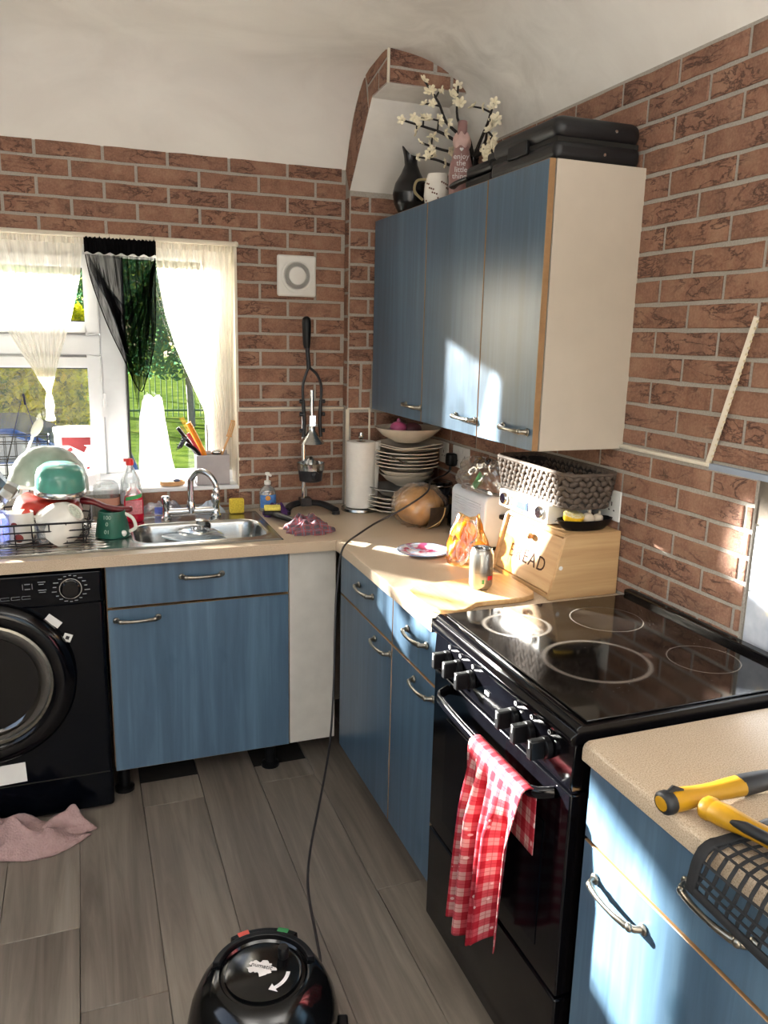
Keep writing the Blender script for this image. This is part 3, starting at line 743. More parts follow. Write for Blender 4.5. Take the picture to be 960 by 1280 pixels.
# oven door, bow handle, drawer
m = MB(); m.box(-.604, -.566, CY1 + .005, CY0 - .006, .345, .782)
dr = m.build('oven_door', BLACKGLOSS, ck, bevel=.004)
MB().box(-.6055, -.6035, CY1 + .085, CY0 - .085, .40, .68).build('oven_window', NAVYGLOSS, dr)
hy0, hy1 = CY0 - .09, CY1 + .055
pts = [(-.606, hy0, .760), (-.632, hy0 - .012, .757)] + [(-.641 - .009 * math.sin(PI * k / 8), lerp(hy0 - .03, hy1 + .03, k / 8), .753) for k in range(9)] + [(-.632, hy1 + .012, .757), (-.606, hy1, .760)]
MB().tube(pts, .0085, 10, flat=1.5).build('handle', BLACKGLOSS, dr, smooth=60)
MB().box(-.604, -.566, CY1 + .005, CY0 - .006, .075, .337).build('storage_drawer', BLACKGLOSS, ck, bevel=.004)
MB().box(-.570, -.56, CY1 + .01, CY0 - .01, .03, .075).build('plinth', BLACKMATT, ck)

# ------------------------------------------------------------------ washing machine
wm = thing('washing_machine', 'black front-loading washing machine with glass porthole, left of the sink unit', 'washing machine', (-1.692, -.3, 0))
WA, WB_ = -1.97, -1.371; WY = -.572
m = MB(); m.box(WA, WB_, WY, -.03, .012, .856)
m.build('body', NAVYGLOSS, wm, bevel=.012, seg=3)
m = MB(); m.box(WA + .004, WB_ - .004, WY - .010, WY + .01, .742, .852); m.build('control_panel', NAVYGLOSS, wm, bevel=.008, seg=3)
MB().box(WA + .01, WB_ - .01, WY - .0015, WY + .002, .14, .144).build('seam', DARK, wm)
DCX, DCZ = -1.735, .508
m = MB(); m.lathe([(.268, .0), (.270, .016), (.262, .030), (.238, .040), (.214, .041), (.200, .032), (.197, .018)], (DCX, WY, DCZ), 56, Mx)
dd = m.build('door', BLACKGLOSS, wm, smooth=50)
DOORGLASS = clear('porthole_glass', '#7f8688', .03, .5)
m = MB(); m.lathe([(.198, .024), (.17, .030), (.150, .012), (.12, -.05), (.06, -.07), (.0, -.072)], (DCX, WY, DCZ), 48, Mx, cap=False); m.build('porthole', DOORGLASS, dd, smooth=60)
m = MB(); m.lathe([(.2, .0165), (.2, .0325), (.192, .034), (.190, .024)], (DCX, WY, DCZ), 56, Mx, cap=False); m.build('chrome_ring', PEWTER, dd)
DRUMM = plain('drum_interior', '#3b3d42', .35, .6, var=.4, scale=40)
m = MB(); m.lathe([(.196, .001), (.17, -.0006), (.0, -.0008)], (DCX, WY - .001, DCZ), 40, Mx, cap=False); m.build('door_seal', plain('drum_shade', '#1d2024', .4, var=.5, scale=18), dd)
m = MB()
for k in range(3):
    a = PI * (.12 + .25 * k); m.tube([(DCX + r_ * math.cos(a), WY - .004, DCZ - .02 + r_ * math.sin(a) * .7 - .06) for r_ in (.02, .09, .16)], .004, 6)
m.build('drum_paddle', PEWTER, dd)
# dial and printing on the panel
dx, dz = -1.468, .798
m = MB(); m.lathe([(.030, .010), (.029, .026), (.024, .030), (.0, .030)], (dx, WY, dz), 28, Mx); m.lathe([(.033, .0105), (.033, .014), (.030, .014)], (dx, WY, dz), 28, Mx)
dial = m.build('dial', BLACKGLOSS, wm)
m = MB(); m.lathe([(.0335, .0104), (.0335, .0145), (.0318, .0145), (.0318, .0104)], (dx, WY, dz), 32, Mx, cap=False); m.build('dial_ring', CHROME, dial)
m = MB()
for k in range(18):
    a = 2 * PI * (k + .5) / 18; r0 = .040; w = .006 + .010 * ((k * 7) % 5) / 5 * abs(math.cos(a)) + .002
    cx = dx + (r0 + w * .5 * abs(math.cos(a)) + .002) * math.cos(a); cz = dz + (r0 + .003) * math.sin(a)
    m.box(cx - w / 2, cx + w / 2, WY - .0108, WY - .0100, cz - .0011, cz + .0011)
for (bx0, bx1, bz) in ((-1.60, -1.584, .822), (-1.60, -1.584, .806), (-1.562, -1.54, .826), (-1.56, -1.545, .819), (-1.562, -1.538, .800), (-1.56, -1.54, .793)):
    m.box(bx0, bx1, WY - .0108, WY - .01, bz - .001, bz + .001)
for (bx0, bx1, bz0, bz1) in ((-1.606, -1.605, .805, .823), (-1.579, -1.578, .805, .823)) : m.box(bx0, bx1, WY - .0108, WY - .01, bz0, bz1)
for k in range(4):
    x0 = -1.70 + k * .030; m.box(x0, x0 + .025, WY - .0108, WY - .01, .7835, .7843); m.box(x0, x0 + .025, WY - .0108, WY - .01, .7745, .7753); m.box(x0, x0 + .0008, WY - .0108, WY - .01, .7745, .7843)
tag(m.build('printed_legend', plain('dim_print', '#8f9296', .6), wm), kind='stuff')
MB().obox((-1.525, WY - .001, .692), (.05, .0012, .024), (0, math.radians(42), 0)).build('sticker', CARD, wm)
m = MB(); m.obox((-1.487, WY - .001, .632), (.026, .0012, .026), (0, math.radians(24), 0)); m.build('sticker', CARD, wm)
MB().obox((-1.487, WY - .002, .632), (.011, .0012, .011), (0, math.radians(24), 0)).build('lock_symbol', BLACKPRINT, wm)
MB().obox((-1.695, WY - .001, .185), (.115, .0012, .068), (0, math.radians(-2), 0)).build('label', CARD, wm)
for fx_ in (WA + .05, WB_ - .05): MB().lathe([(.02, 0), (.02, .014)], (fx_, WY + .06, 0), 12).build('foot', RUBBER, wm)

# ------------------------------------------------------------------ sink and tap
def rr_sdf(x, y, cx, cy, hx, hy, r):
    qx = abs(x - cx) - hx + r; qy = abs(y - cy) - hy + r
    return math.hypot(max(qx, 0), max(qy, 0)) + min(max(qx, qy), 0) - r
SKX0, SKX1, SKY0, SKY1 = -1.78, -.772, -.548, -.088
def sink_z(x, y):
    z = HT + .005
    e = min(x - SKX0, SKX1 - x, y - SKY0, SKY1 - y)
    if e < .012: z = HT + .0005 + .007 * math.sin(PI * min(1, e / .012) * .62)
    d = rr_sdf(x, y, -1.032, -.362, .226, .140, .075)
    if d < 0: z -= .15 * (1 - math.exp(-((-d) / .022) ** 1.5)) + .004 * min(1, -d / .1)
    elif d < .012: z += .0025 * math.sin(PI * d / .012)
    if x < -1.33 and y < -.12 and y > -.52:
        g = min(1, (-1.33 - x) / .03, (-.12 - y) / .03, (y + .52) / .03)
        z += (-.004 + .0028 * math.sin((y + .1) * 2 * PI / .035)) * g
    return z
m = MB(); NX, NY = 240, 120
m.grid(lambda u, v: (lerp(SKX0, SKX1, u), lerp(SKY0, SKY1, v), sink_z(lerp(SKX0, SKX1, u), lerp(SKY0, SKY1, v))), NX, NY)
sk = thing('sink', 'stainless steel inset sink with ribbed drainer on the left', 'sink', (-1.2, -.32, HT))
m.build('basin', STEEL, sk, smooth=60)
MB().lathe([(.0, .0), (.035, .0), (.04, .004), (.043, .002)], (-1.032, -.362, HT - .150), 24, cap=False).build('waste', CHROME, sk)
TX, TY = -1.035, -.142
tp = thing('mixer_tap', 'chrome bridge mixer tap with swan-neck spout behind the sink', 'tap', (TX, TY, HT))
m = MB(); zt = HT + .006
for s_ in (-1, 1): m.lathe([(.02, 0), (.021, .006), (.015, .012), (.0145, .030)], (TX + s_ * .093, TY, zt), 20)
m.tube([(TX - .093, TY, zt + .026)] + [(TX - .093 + .012 * (1 - math.cos(a)), TY, zt + .026 + .0 * a) for a in (0.5, 1)] + [(TX + .093, TY, zt + .026)], .0125, 14)
m.lathe([(.016, .0), (.017, .03), (.014, .045)], (TX, TY, zt + .018), 20); m.build('body', CHROME, tp, smooth=50)
sp = spline([(TX, TY, zt + .05), (TX, TY, zt + .13), (TX + .006, TY - .004, zt + .155), (TX + .03, TY - .02, zt + .180), (TX + .062, TY - .045, zt + .172), (TX + .082, TY - .062, zt + .142), (TX + .086, TY - .064, zt + .118)], 6)
m = MB().tube(sp, [lerp(.0125, .0105, i / (len(sp) - 1)) for i in range(len(sp))], 14); m.lathe([(.0125, 0), (.013, .016), (.011, .02)], (TX + .0862, TY - .0642, zt + .104), 16); m.build('spout', CHROME, tp, smooth=50)
for s_ in (-1, 1):
    m = MB(); m.lathe([(.0135, .03), (.0135, .05), (.017, .056), (.0175, .082), (.014, .088), (.0, .089)], (TX + s_ * .093, TY, zt), 20)
    m.build('tap_head', CHROME, tp, smooth=50)

# ------------------------------------------------------------------ things on the window-side worktop
ZW = HT + .0008; ZS = HT + .0062      # worktop surface, sink deck
# black wire dish rack
RX0_, RX1_, RY0_, RY1_ = -1.86, -1.392, -.47, -.16
rk = thing('dish_rack', 'black wire dish rack standing on the steel drainer', 'dish rack', ((RX0_ + RX1_) / 2, (RY0_ + RY1_) / 2, ZS))
WIRE = plain('black_wire', '#1a191c', .4, .3)
def rect_loop(x0, x1, y0, y1, z, r=.03):
    out = []
    for cx, cy, a0 in ((x1 - r, y1 - r, 0), (x0 + r, y1 - r, PI / 2), (x0 + r, y0 + r, PI), (x1 - r, y0 + r, 1.5 * PI)):
        for k in range(5): a = a0 + PI / 2 * k / 4; out.append((cx + r * math.cos(a), cy + r * math.sin(a), z))
    return out
for k, (z, ins) in enumerate(((ZS + .078, 0), (ZS + .052, .006), (ZS + .026, .014), (ZS + .006, .022))):
    MB().tube(rect_loop(RX0_ + ins, RX1_ - ins, RY0_ + ins, RY1_ - ins, z), .0028 if k else .0035, 6, closed=True).build('ring_wire', WIRE, rk)
def wire(parent, pts, r=.0022, name='wire', mat=None): return MB().tube(pts, r, 6).build(name, mat or WIRE, parent)
for k in range(9):
    x = lerp(RX0_ + .03, RX1_ - .03, k / 8)
    wire(rk, [(x, RY0_, ZS + .078), (x, RY0_ + .014, ZS + .026), (x, RY0_ + .026, ZS + .004), (x, RY1_ - .026, ZS + .004), (x, RY1_ - .014, ZS + .026), (x, RY1_, ZS + .078)])
for k in range(4):
    y = lerp(RY0_ + .05, RY1_ - .05, k / 3)
    wire(rk, [(RX0_, y, ZS + .078), (RX0_ + .022, y, ZS + .006), (RX1_ - .022, y, ZS + .006), (RX1_, y, ZS + .078)])

# in the rack
GREYGREEN = plain('grey_glazed_bowl', '#8f978b', .2, var=.1)
t = thing('mixing_bowl', 'large pale grey-green mixing bowl turned on its side at the back of the dish rack', 'bowl', (-1.525, -.13, ZS + .012))
Mb = Matrix.Translation((-1.530, -.128, 1.050)) @ Matrix.Rotation(math.radians(8), 4, 'Y') @ Matrix.Rotation(math.radians(-8), 4, 'X') @ Matrix.Diagonal((1, .66, 1, 1))
MB().lathe([(.138, -.02), (.137, .0), (.128, .045), (.108, .090), (.075, .122), (.038, .138), (.0, .142), (.0, .136), (.036, .132), (.072, .116), (.104, .086), (.124, .043), (.133, .0)], (0, 0, 0), 40, Mb, cap=False).build('shell', GREYGREEN, t, smooth=60)
MB().lathe([(.1385, -.02), (.1415, -.018), (.1415, -.008), (.1375, -.006)], (0, 0, 0), 40, Mb, cap=False).build('rim', CERAMIC, t)
TEAL = plain('teal_enamel', '#4f8f80', .2, var=.08)
t = thing('saucepan', 'upturned teal saucepan with a pale rim on top of the dish-rack pile', 'saucepan', (-1.487, -.315, 1.05))
Mt = Matrix.Translation((-1.487, -.315, 1.055)) @ Matrix.Rotation(math.radians(3), 4, 'Y') @ Matrix.Rotation(math.radians(6), 4, 'X')
MB().lathe([(.080, .018), (.079, .060), (.072, .084), (.055, .098), (.0, .102)], (0, 0, 0), 36, Mt, cap=False).build('body', TEAL, t, smooth=50)
MB().lathe([(.078, .0), (.083, .001), (.084, .012), (.080, .019), (.076, .016)], (0, 0, 0), 36, Mt, cap=False).build('rim', STEEL, t)
RED = plain('red_enamel', '#9c2a1f', .28, var=.12); REDHAND = plain('dark_red_handle', '#611018', .3, var=.35, scale=50)
t = thing('frying_pan', 'red frying pan lying upside down across the dish rack, handle to the right', 'frying pan', (-1.525, -.29, 1.0))
Mp = Matrix.Translation((-1.530, -.285, .996)) @ Matrix.Rotation(math.radians(4), 4, 'Y') @ Matrix.Rotation(math.radians(5), 4, 'X')
MB().lathe([(.108, .0), (.111, .002), (.098, .034), (.085, .044), (.0, .046), (.0, .040), (.084, .038), (.094, .030), (.105, .0)], (0, 0, 0), 40, Mp, cap=False).build('body', RED, t, smooth=50)
hp = spline([(-1.425, -.30, 1.024), (-1.385, -.31, 1.018), (-1.34, -.32, .998), (-1.295, -.33, .990), (-1.258, -.335, .992)], 5)
MB().tube(hp, [.014, .017, .018, .018, .017, .016, .015, .0145, .014, .014, .0145, .015, .0155, .0155, .0155, .0155, .016, .0165, .016, .014, .009][:len(hp)], 12, flat=.7).build('handle', REDHAND, t, smooth=60)
t = thing('bowl', 'white bowl leaning upside down in the front of the dish rack, printed foot facing out', 'bowl', (-1.46, -.40, ZS + .01))
Mw = Matrix.Translation((-1.478, -.408, .979)) @ Matrix.Rotation(math.radians(48), 4, 'Y') @ Matrix.Rotation(math.radians(24), 4, 'X')
MB().lathe([(.076, -.045), (.075, -.03), (.066, .01), (.050, .038), (.034, .050), (.032, .054), (.027, .054), (.026, .050), (.0, .050)], (0, 0, 0), 36, Mw, cap=False).lathe([(.073, -.045), (.072, -.03), (.062, .01), (.045, .034), (.0, .044)], (0, 0, 0), 36, Mw, cap=False).build('shell', CERAMIC, t, smooth=50)
MB().lathe([(.0, .0506), (.024, .0506)], (0, 0, 0), 24, Mw, cap=False).build('maker_stamp', plain('stamp_print', '#b9c3b4', .5, var=.3, scale=160), t)
t = thing('mug', 'white mug with a red-brown motif, front left in the dish rack', 'mug', (-1.61, -.40, ZS + .01))
MB().lathe([(.036, 0), (.041, .008), (.042, .098), (.0405, .099), (.039, .097), (.038, .012), (.0, .008)], (-1.612, -.40, ZS + .010), 32, cap=False).build('body', CERAMIC, t, smooth=50)
MB().tube(spline([(-1.572, -.40, ZS + .09), (-1.548, -.405, ZS + .085), (-1.542, -.41, ZS + .06), (-1.552, -.405, ZS + .038), (-1.572, -.40, ZS + .032)], 4), .006, 8, flat=.8).build('handle', CERAMIC, t)
m = MB(); Mm = Matrix.Translation((-1.6275, -.4395, ZS + .075)) @ Matrix.Rotation(math.radians(-20), 4, 'Z')
m.M = Mm; m.ball((0, 0, 0), .010, .0015, .007, 12, 6); m.ball((.012, .0, -.045), .016, .0015, .014, 12, 6); m.M = Matrix.Identity(4)
m.build('motif', plain('russet_print', '#7a2418', .5), t)
t = thing('moka_pot', 'small battered steel coffee pot tipped over at the left end of the rack', 'pot', (-1.665, -.37, 1.0))
Mq = Matrix.Translation((-1.690, -.375, 1.110)) @ Matrix.Rotation(math.radians(128), 4, 'Y')
MB().lathe([(.048, -.035), (.046, .0), (.036, .030), (.034, .036), (.036, .042), (.040, .072), (.037, .078), (.0, .08)], (0, 0, 0), 10, Mq).build('body', STEEL, t, smooth=20)
MB().tube([tuple(Mq @ Vector(p)) for p in ((.038, 0, .070), (.062, 0, .066), (.066, 0, .046), (.060, 0, .02))], .006, 8).build('handle', PEWTER, t)
t = thing('glass_tumbler', 'ribbed clear glass tumbler in the front left corner of the dish rack', 'glass', (-1.68, -.44, ZS + .01))
prof = [(.030, 0)] + [(.031 + .0012 * (k % 2), .008 + k * .008) for k in range(12)] + [(.032, .108), (.0305, .108), (.029, .01), (.0, .008)]
MB().lathe(prof, (-1.672, -.437, ZS + .010), 20, cap=False).build('body', clear('bluish_glass', '#cfd6f2', .03, .9, .15, '#dfe4ff'), t)
t = tag(MB().lathe([(.022, .0), (.023, .002), (.025, .07), (.0235, .07), (.0215, .004), (.0, .003)], (-1.543, -.437, ZS + .009), 20, cap=False).build('glass_cup', clear('cup_glass', '#dfe3e6', .03, .9, .06), origin=(-1.527, -.435, ZS + .009)), 'small clear glass between the white mug and the leaning bowl', 'glass')
sp_ = MB(); sp_.ball((-1.56, -.028, 1.245), .017, .006, .036, 12, 8, M=Matrix.Rotation(math.radians(28), 4, 'Y')); sp_.tube([(-1.575, -.028, 1.215), (-1.612, -.030, 1.13), (-1.64, -.034, .93)], .0045, 8)
tag(sp_.build('wooden_spoon', plain('pale_spoon', '#e8e2d2', .5), origin=(-1.64, -.034, .93)), 'pale serving spoon standing up behind the dish rack against the window', 'spoon')

# wire basket with an A-shaped carrying frame on the sill
wb = thing('wire_basket', 'black wire basket with tall A-shaped frame on the window sill', 'basket', (-1.6, .02, WZ0 + .006))
zb = WZ0 + .008
wire(wb, [(-1.672, .015, zb), (-1.672, .015, 1.11), (-1.603, .015, 1.362), (-1.54, .015, 1.11), (-1.54, .015, zb)], .0028, 'frame_wire')
wire(wb, [(-1.60, .012, 1.365), (-1.596, .012, 1.325)], .004, 'hook')
for k, z in enumerate((1.212, 1.185, 1.13, 1.06)):
    MB().tube(rect_loop(-1.79, -1.525, -.005, .06, z, .012), .002, 6, closed=True).build('ring_wire', WIRE, wb)
for k in range(8):
    x = lerp(-1.785, -1.53, k / 7); wire(wb, [(x, -.005, 1.212), (x, -.005, zb), (x, .06, zb), (x, .06, 1.212)], .0014)

# plastic things along the sill
t = thing('storage_tub', 'white translucent plastic tub with red lettering on the window sill', 'tub', (-1.43, .035, zb))
TUB = clear('milky_tub', '#f6f4f4', .2, .3, .20, '#f6f2f0')
MB().lathe([(.072, 0), (.076, .004), (.080, .215), (.083, .218), (.083, .232), (.080, .236), (.0, .238)], (-1.428, .033, zb), 24, sy=.75, cap=False).build('body', TUB, t)
REDPALE = plain('faded_red_print', '#d0505a', .5)
m = MB(); m.obox((-1.43, -.0312, 1.193), (.10, .0016, .030)); m.obox((-1.425, -.0316, 1.175), (.06, .0016, .024), (0, .5, 0)); m.obox((-1.462, -.030, 1.155), (.04, .0016, .014), (0, -.6, 0))
tag(m.build('red_lettering', REDPALE, t), kind='stuff')
m = MB()
for k in range(5): m.obox((-1.465 + k * .018, -.0285, 1.088 + .004 * math.sin(k * 2)), (.011, .0014, .008), (0, .3 * math.sin(k), 0))
tag(m.build('red_marks', REDPALE, t), kind='stuff')
BAGW = clear('white_carrier', '#ffffff', .3, .3, .85, '#f8f8f6')
def crumple(c, rx, ry, h, seed, n=28, k=20, top=.55):
    rr = random.Random(seed); ph = [rr.random() * 6 for _ in range(12)]
    def f(u, v):
        a = 2 * PI * u; w = 1 + .10 * math.sin(3 * a + ph[0] + 4 * v) + .06 * math.sin(7 * a + ph[1] - 6 * v) + .04 * math.sin(13 * a + ph[2] + 11 * v)
        s = (lerp(1, top, v ** 1.3)) * w * (1 if v > .03 else .8)
        return (c[0] + rx * s * math.cos(a), c[1] + ry * s * math.sin(a), c[2] + h * v * (1 + .06 * math.sin(2 * a + ph[3])))
    return f
tag(MB().grid(crumple((-1.145, .045, zb), .066, .036, .335, 3), 40, 24, closed_u=True).build('carrier_bag', BAGW, origin=(-1.145, .045, zb), smooth=70), 'tall crumpled white carrier bag standing on the sill before the right pane', 'bag')
def bottle(name, label, cat, c, prof, mat, n=24, sy=.7, parts=()):
    t = thing(name, label, cat, c); MB().lathe(prof, c, n, sy=sy, cap=False).build('body', mat, t, smooth=50)
    for nm, fn, mt in parts: mm = MB(); fn(mm); mm.build(nm, mt, t)
    return t
REDCAP = plain('red_cap', '#d0201c', .4)
cc = (-1.245, -.035, ZW + .0)
bottle('spray_bottle', 'clear bottle of water with a red cap and dip tube below the window mullion', 'bottle', cc, [(.034, 0), (.038, .005), (.039, .10), (.036, .14), (.02, .175), (.012, .19), (.011, .20)], CLEARPL,
       parts=(('cap', lambda q: (q.lathe([(.014, 0), (.015, .014), (.010, .024), (.0, .026)], (cc[0], cc[1], cc[2] + .198), 16), q.box(cc[0] - .022, cc[0] + .01, cc[1] - .006, cc[1] + .006, cc[2] + .212, cc[2] + .222)), REDCAP),
              ('label', lambda q: q.lathe([(.0395, .05), (.0398, .095)], cc, 24, sy=.7, cap=False), clear('faint_label', '#e8eef6', .2, .3, .45, '#dfe6f2'))))
cc2 = (-1.335, -.02, ZW)
bottle('plastic_tub', 'short clear plastic tub with a peach label behind the green measuring cup', 'tub', cc2, [(.042, 0), (.045, .004), (.047, .11), (.043, .125), (.03, .138), (.0, .142)], CLEARPL,
       parts=(('label', lambda q: q.lathe([(.0472, .045), (.0476, .075)], cc2, 24, sy=.7, cap=False), plain('peach_label', '#e0a58c', .5)),))
# washing-up liquid
PINKLIQ = plain('red_liquid', '#e0183e', .15, var=.05, Transmission_Weight=.25, Alpha=1.0)
cc3 = (-1.243, -.150, ZW + .0055)
bottle('washing_up_liquid', 'red washing-up liquid bottle with green and white label behind the drainer', 'bottle', cc3, [(.030, 0), (.034, .004), (.035, .075), (.031, .095), (.0, .096)], PINKLIQ,
       parts=(('shoulder', lambda q: q.lathe([(.0312, .094), (.026, .112), (.014, .124), (.011, .132), (.011, .142), (.0, .143)], cc3, 24, sy=.7, cap=False), CLEARPL),
              ('label', lambda q: q.grid(lambda u, v: (cc3[0] + .0358 * math.cos(-PI * .82 + PI * .62 * u), cc3[1] + .0254 * math.sin(-PI * .82 + PI * .62 * u), cc3[2] + .030 + .052 * v), 12, 2), plain('label_pink', '#d8868f', .4, var=.2, scale=120)),
              ('green_band', lambda q: q.grid(lambda u, v: (cc3[0] + .0362 * math.cos(-PI * .8 + PI * .58 * u), cc3[1] + .0258 * math.sin(-PI * .8 + PI * .58 * u), cc3[2] + .080 + .014 * v + .012 * u), 12, 2), plain('label_green', '#3f9a55', .4))))
# green measuring cup
GREENJ = plain('dark_green_tin', '#1f5b4b', .35, var=.1)
cg = (-1.327, -.355, ZS)
t = thing('measuring_cup', 'dark green tapered cup with white numerals, on the drainer right of the rack', 'cup', cg)
m = MB(); m.lathe([(.056, 0), (.058, .003), (.044, .088), (.042, .088), (.054, .006), (.0, .005)], cg, 28, cap=False); m.build('body', GREENJ, t, smooth=50)
MB().tube(spline([(cg[0] + .040, cg[1] - .012, cg[2] + .078), (cg[0] + .066, cg[1] - .02, cg[2] + .062), (cg[0] + .074, cg[1] - .024, cg[2] + .03), (cg[0] + .054, cg[1] - .014, cg[2] + .014)], 5), .006, 8).build('handle', CERAMIC, t)
MB().ball((cg[0] + .034, cg[1] - .046, cg[2] + .016), .010, .004, .011, 10, 6).build('white_tab', WHITEPL, t)
PALEP = plain('pale_green_print', '#a9bfae', .6)
for zz, s_ in ((.072, '100'), (.050, '0'), (.024, '01')):
    rr_ = .058 - .0142 * (zz / .088) + .0022; an_ = math.radians(-112)
    text('numerals', s_, .019, PALEP, frame((cg[0] + rr_ * math.cos(an_), cg[1] + rr_ * math.sin(an_), cg[2] + zz), (-math.sin(an_), math.cos(an_), 0), (-.16 * math.cos(an_), -.16 * math.sin(an_), 1)), t)

# sponge, soap, brush, cloths
t = tag(MB().box(-.884, -.828, -.125, -.095, ZS + .001, ZS + .058).build('sponge', plain('yellow_sponge', '#c9b13c', .95, var=.2, scale=160, bump=.5), origin=(-.856, -.11, ZS), bevel=.005), 'yellow sponge standing on end behind the sink', 'sponge')
cs = (-.727, -.085, ZW)
SOAPPL = clear('soap_bottle', '#eef4f8', .05, .6, .10)
bottle('soap_dispenser', 'clear pump bottle of hand soap with blue label against the bricks', 'bottle', cs, [(.030, 0), (.034, .004), (.034, .075), (.028, .092), (.014, .104), (.012, .112)], SOAPPL,
       parts=(('pump', lambda q: (q.lathe([(.013, .110), (.013, .124), (.005, .126), (.004, .146), (.009, .150), (.009, .158), (.0, .16)], cs, 16), q.tube([(cs[0], cs[1], cs[2] + .153), (cs[0] + .006, cs[1] - .03, cs[2] + .150)], .005, 8)), WHITEPL),
              ('label', lambda q: q.grid(lambda u, v: (cs[0] + .0345 * math.cos(-PI * .86 + PI * .74 * u), cs[1] + .0248 * math.sin(-PI * .86 + PI * .74 * u), cs[2] + .018 + .052 * v), 14, 2), plain('blue_label', '#4a79b8', .4, var=.25, scale=70)),
              ('orange_spot', lambda q: q.ball((cs[0] - .004, cs[1] - .0255, cs[2] + .058), .011, .0012, .010, 12, 6), plain('label_orange', '#d9963f', .5)),
              ('soap', lambda q: q.lathe([(.029, .003), (.031, .005), (.031, .05), (.0, .051)], cs, 20, sy=.7, cap=False), plain('pale_soap', '#d7d3c4', .3))))
def rag(c, rx, ry, h, seed, lobes=5):
    rr = random.Random(seed); ph = [rr.random() * 6.28 for _ in range(10)]
    def f(u, v):
        a = 2 * PI * u; b = v * PI / 2
        w = 1 + .14 * math.sin(lobes * a + ph[0]) + .08 * math.sin((lobes * 2 + 1) * a + ph[1] + 5 * v)
        zz = math.sin(b) * (1 + .20 * math.sin(4 * a + ph[2] + 6 * v) + .12 * math.sin(9 * a + ph[3]))
        return (c[0] + rx * math.cos(b) * w * math.cos(a), c[1] + ry * math.cos(b) * w * math.sin(a), c[2] + max(0, h * zz * (.85 + .15 * math.sin(11 * v + ph[4]))))
    return f
PURPLE = plain('purple_cloth', '#4a2a66', .9, var=.35, scale=60)
tag(MB().grid(rag((-.712, -.165, ZW), .050, .038, .045, 4), 44, 14, closed_u=True).build('cleaning_cloth', PURPLE, origin=(-.70, -.15, ZW), smooth=80), 'crumpled purple cleaning cloth behind the sink corner', 'cloth')
t = thing('scrubbing_brush', 'black-handled scrubber with yellow pad lying at the sink corner', 'brush', (-.73, -.25, ZW))
MB().obox((-.742, -.235, ZW + .046), (.062, .045, .016), (0, 0, -.2)).build('pad', plain('yellow_pad', '#cfc25a', .9, var=.2, scale=120), t, bevel=.004)
m = MB(); m.obox((-.742, -.235, ZW + .029), (.066, .05, .018), (0, 0, -.2)); m.build('head', BLACKPL, t, bevel=.005)
MB().tube(spline([(-.742, -.245, ZW + .024), (-.715, -.30, ZW + .022), (-.68, -.36, ZW + .018), (-.655, -.40, ZW + .016)], 4), [.014, .013, .013, .0125, .012, .012, .0115, .0115, .011, .0115, .012, .012, .010], 10).build('handle', BLACKPL, t)
def tartan(name, base, c1, c2, sc=60, kind='pos', line='#e8e2da'):
    t = NT(name); P = t.pos((sc, sc, sc), kind=kind); s = t.n('ShaderNodeSeparateXYZ'); t.l(P, s.inputs[0])
    ax = s.outputs[0]; ay = s.outputs[1] if kind == 'uv' else t.math('ADD', s.outputs[2], s.outputs[1])
    fx = t.math('FRACT', ax); fy = t.math('FRACT', ay)
    bx = t.math('GREATER_THAN', fx, .5); by = t.math('GREATER_THAN', fy, .5)
    c = t.mix(t.math('MULTIPLY', t.math('ADD', bx, by), .5), base, c1)
    lx = t.math('LESS_THAN', t.math('ABSOLUTE', t.math('SUBTRACT', fx, .25)), .05); ly = t.math('LESS_THAN', t.math('ABSOLUTE', t.math('SUBTRACT', fy, .25)), .05)
    c = t.mix(t.math('MULTIPLY', t.math('MAXIMUM', lx, ly), .6), c, c2)
    n = t.noise(t.pos((300, 300, 300)), 1, 2); c = t.mix(t.math('MULTIPLY', n, .18), c, line)
    t.bump(n, .3, .001); return t.set(c, .95, Specular_IOR_Level=.12)
TART = tartan('tartan_cotton', '#8c1a28', '#2a1a34', '#2f6f88', 30)
t = thing('oven_mitt', 'crumpled red tartan oven mitt lying by the sink corner', 'oven mitt', (-.66, -.44, ZW))
MB().grid(rag((-.655, -.405, ZW), .072, .050, .05, 8, 4), 56, 18, closed_u=True).build('back_fold', TART, t, smooth=80)
MB().grid(rag((-.655, -.475, ZW), .078, .045, .042, 9, 6), 56, 18, closed_u=True).build('front_fold', TART, t, smooth=80)

# bits on the sill: utensil caddy and wooden dish
GREYC = plain('grey_caddy', '#a7a2a3', .4, var=.04)
kx0, kx1, ky0, ky1, kz = -.992, -.862, -.004, .055, zb
t = thing('utensil_caddy', 'square grey utensil caddy on the sill by the right reveal', 'caddy', ((kx0 + kx1) / 2, .055, kz))
m = MB(); m.box(kx0, kx1, ky0, ky0 + .004, kz, kz + .118); m.box(kx0, kx1, ky1 - .004, ky1, kz, kz + .130); m.box(kx0, kx0 + .004, ky0 + .004, ky1 - .004, kz, kz + .118); m.box(kx1 - .004, kx1, ky0 + .004, ky1 - .004, kz, kz + .118); m.box(kx0 + .004, kx1 - .004, ky0 + .004, ky1 - .004, kz, kz + .004)
m.build('body', GREYC, t, bevel=.002)
def utensil(name, label, cat, pts, r, mat, extra=None):
    t = thing(name, label, cat, pts[0]); MB().tube(spline(pts, 4), r, 8).build('handle', mat, t)
    if extra: extra(t)
    t.location.y -= .024
    return t
ORANGE = plain('orange_silicone', '#e08a22', .45); REDS = plain('red_silicone', '#c8404a', .45); WOODP = plain('pale_wood', '#c79a6a', .6, var=.1)
utensil('spatula', 'orange silicone spatula handle leaning left out of the grey caddy', 'utensil', [(-.93, .06, kz + .02), (-.962, .06, kz + .13), (-1.015, .058, kz + .245)], .011, ORANGE)
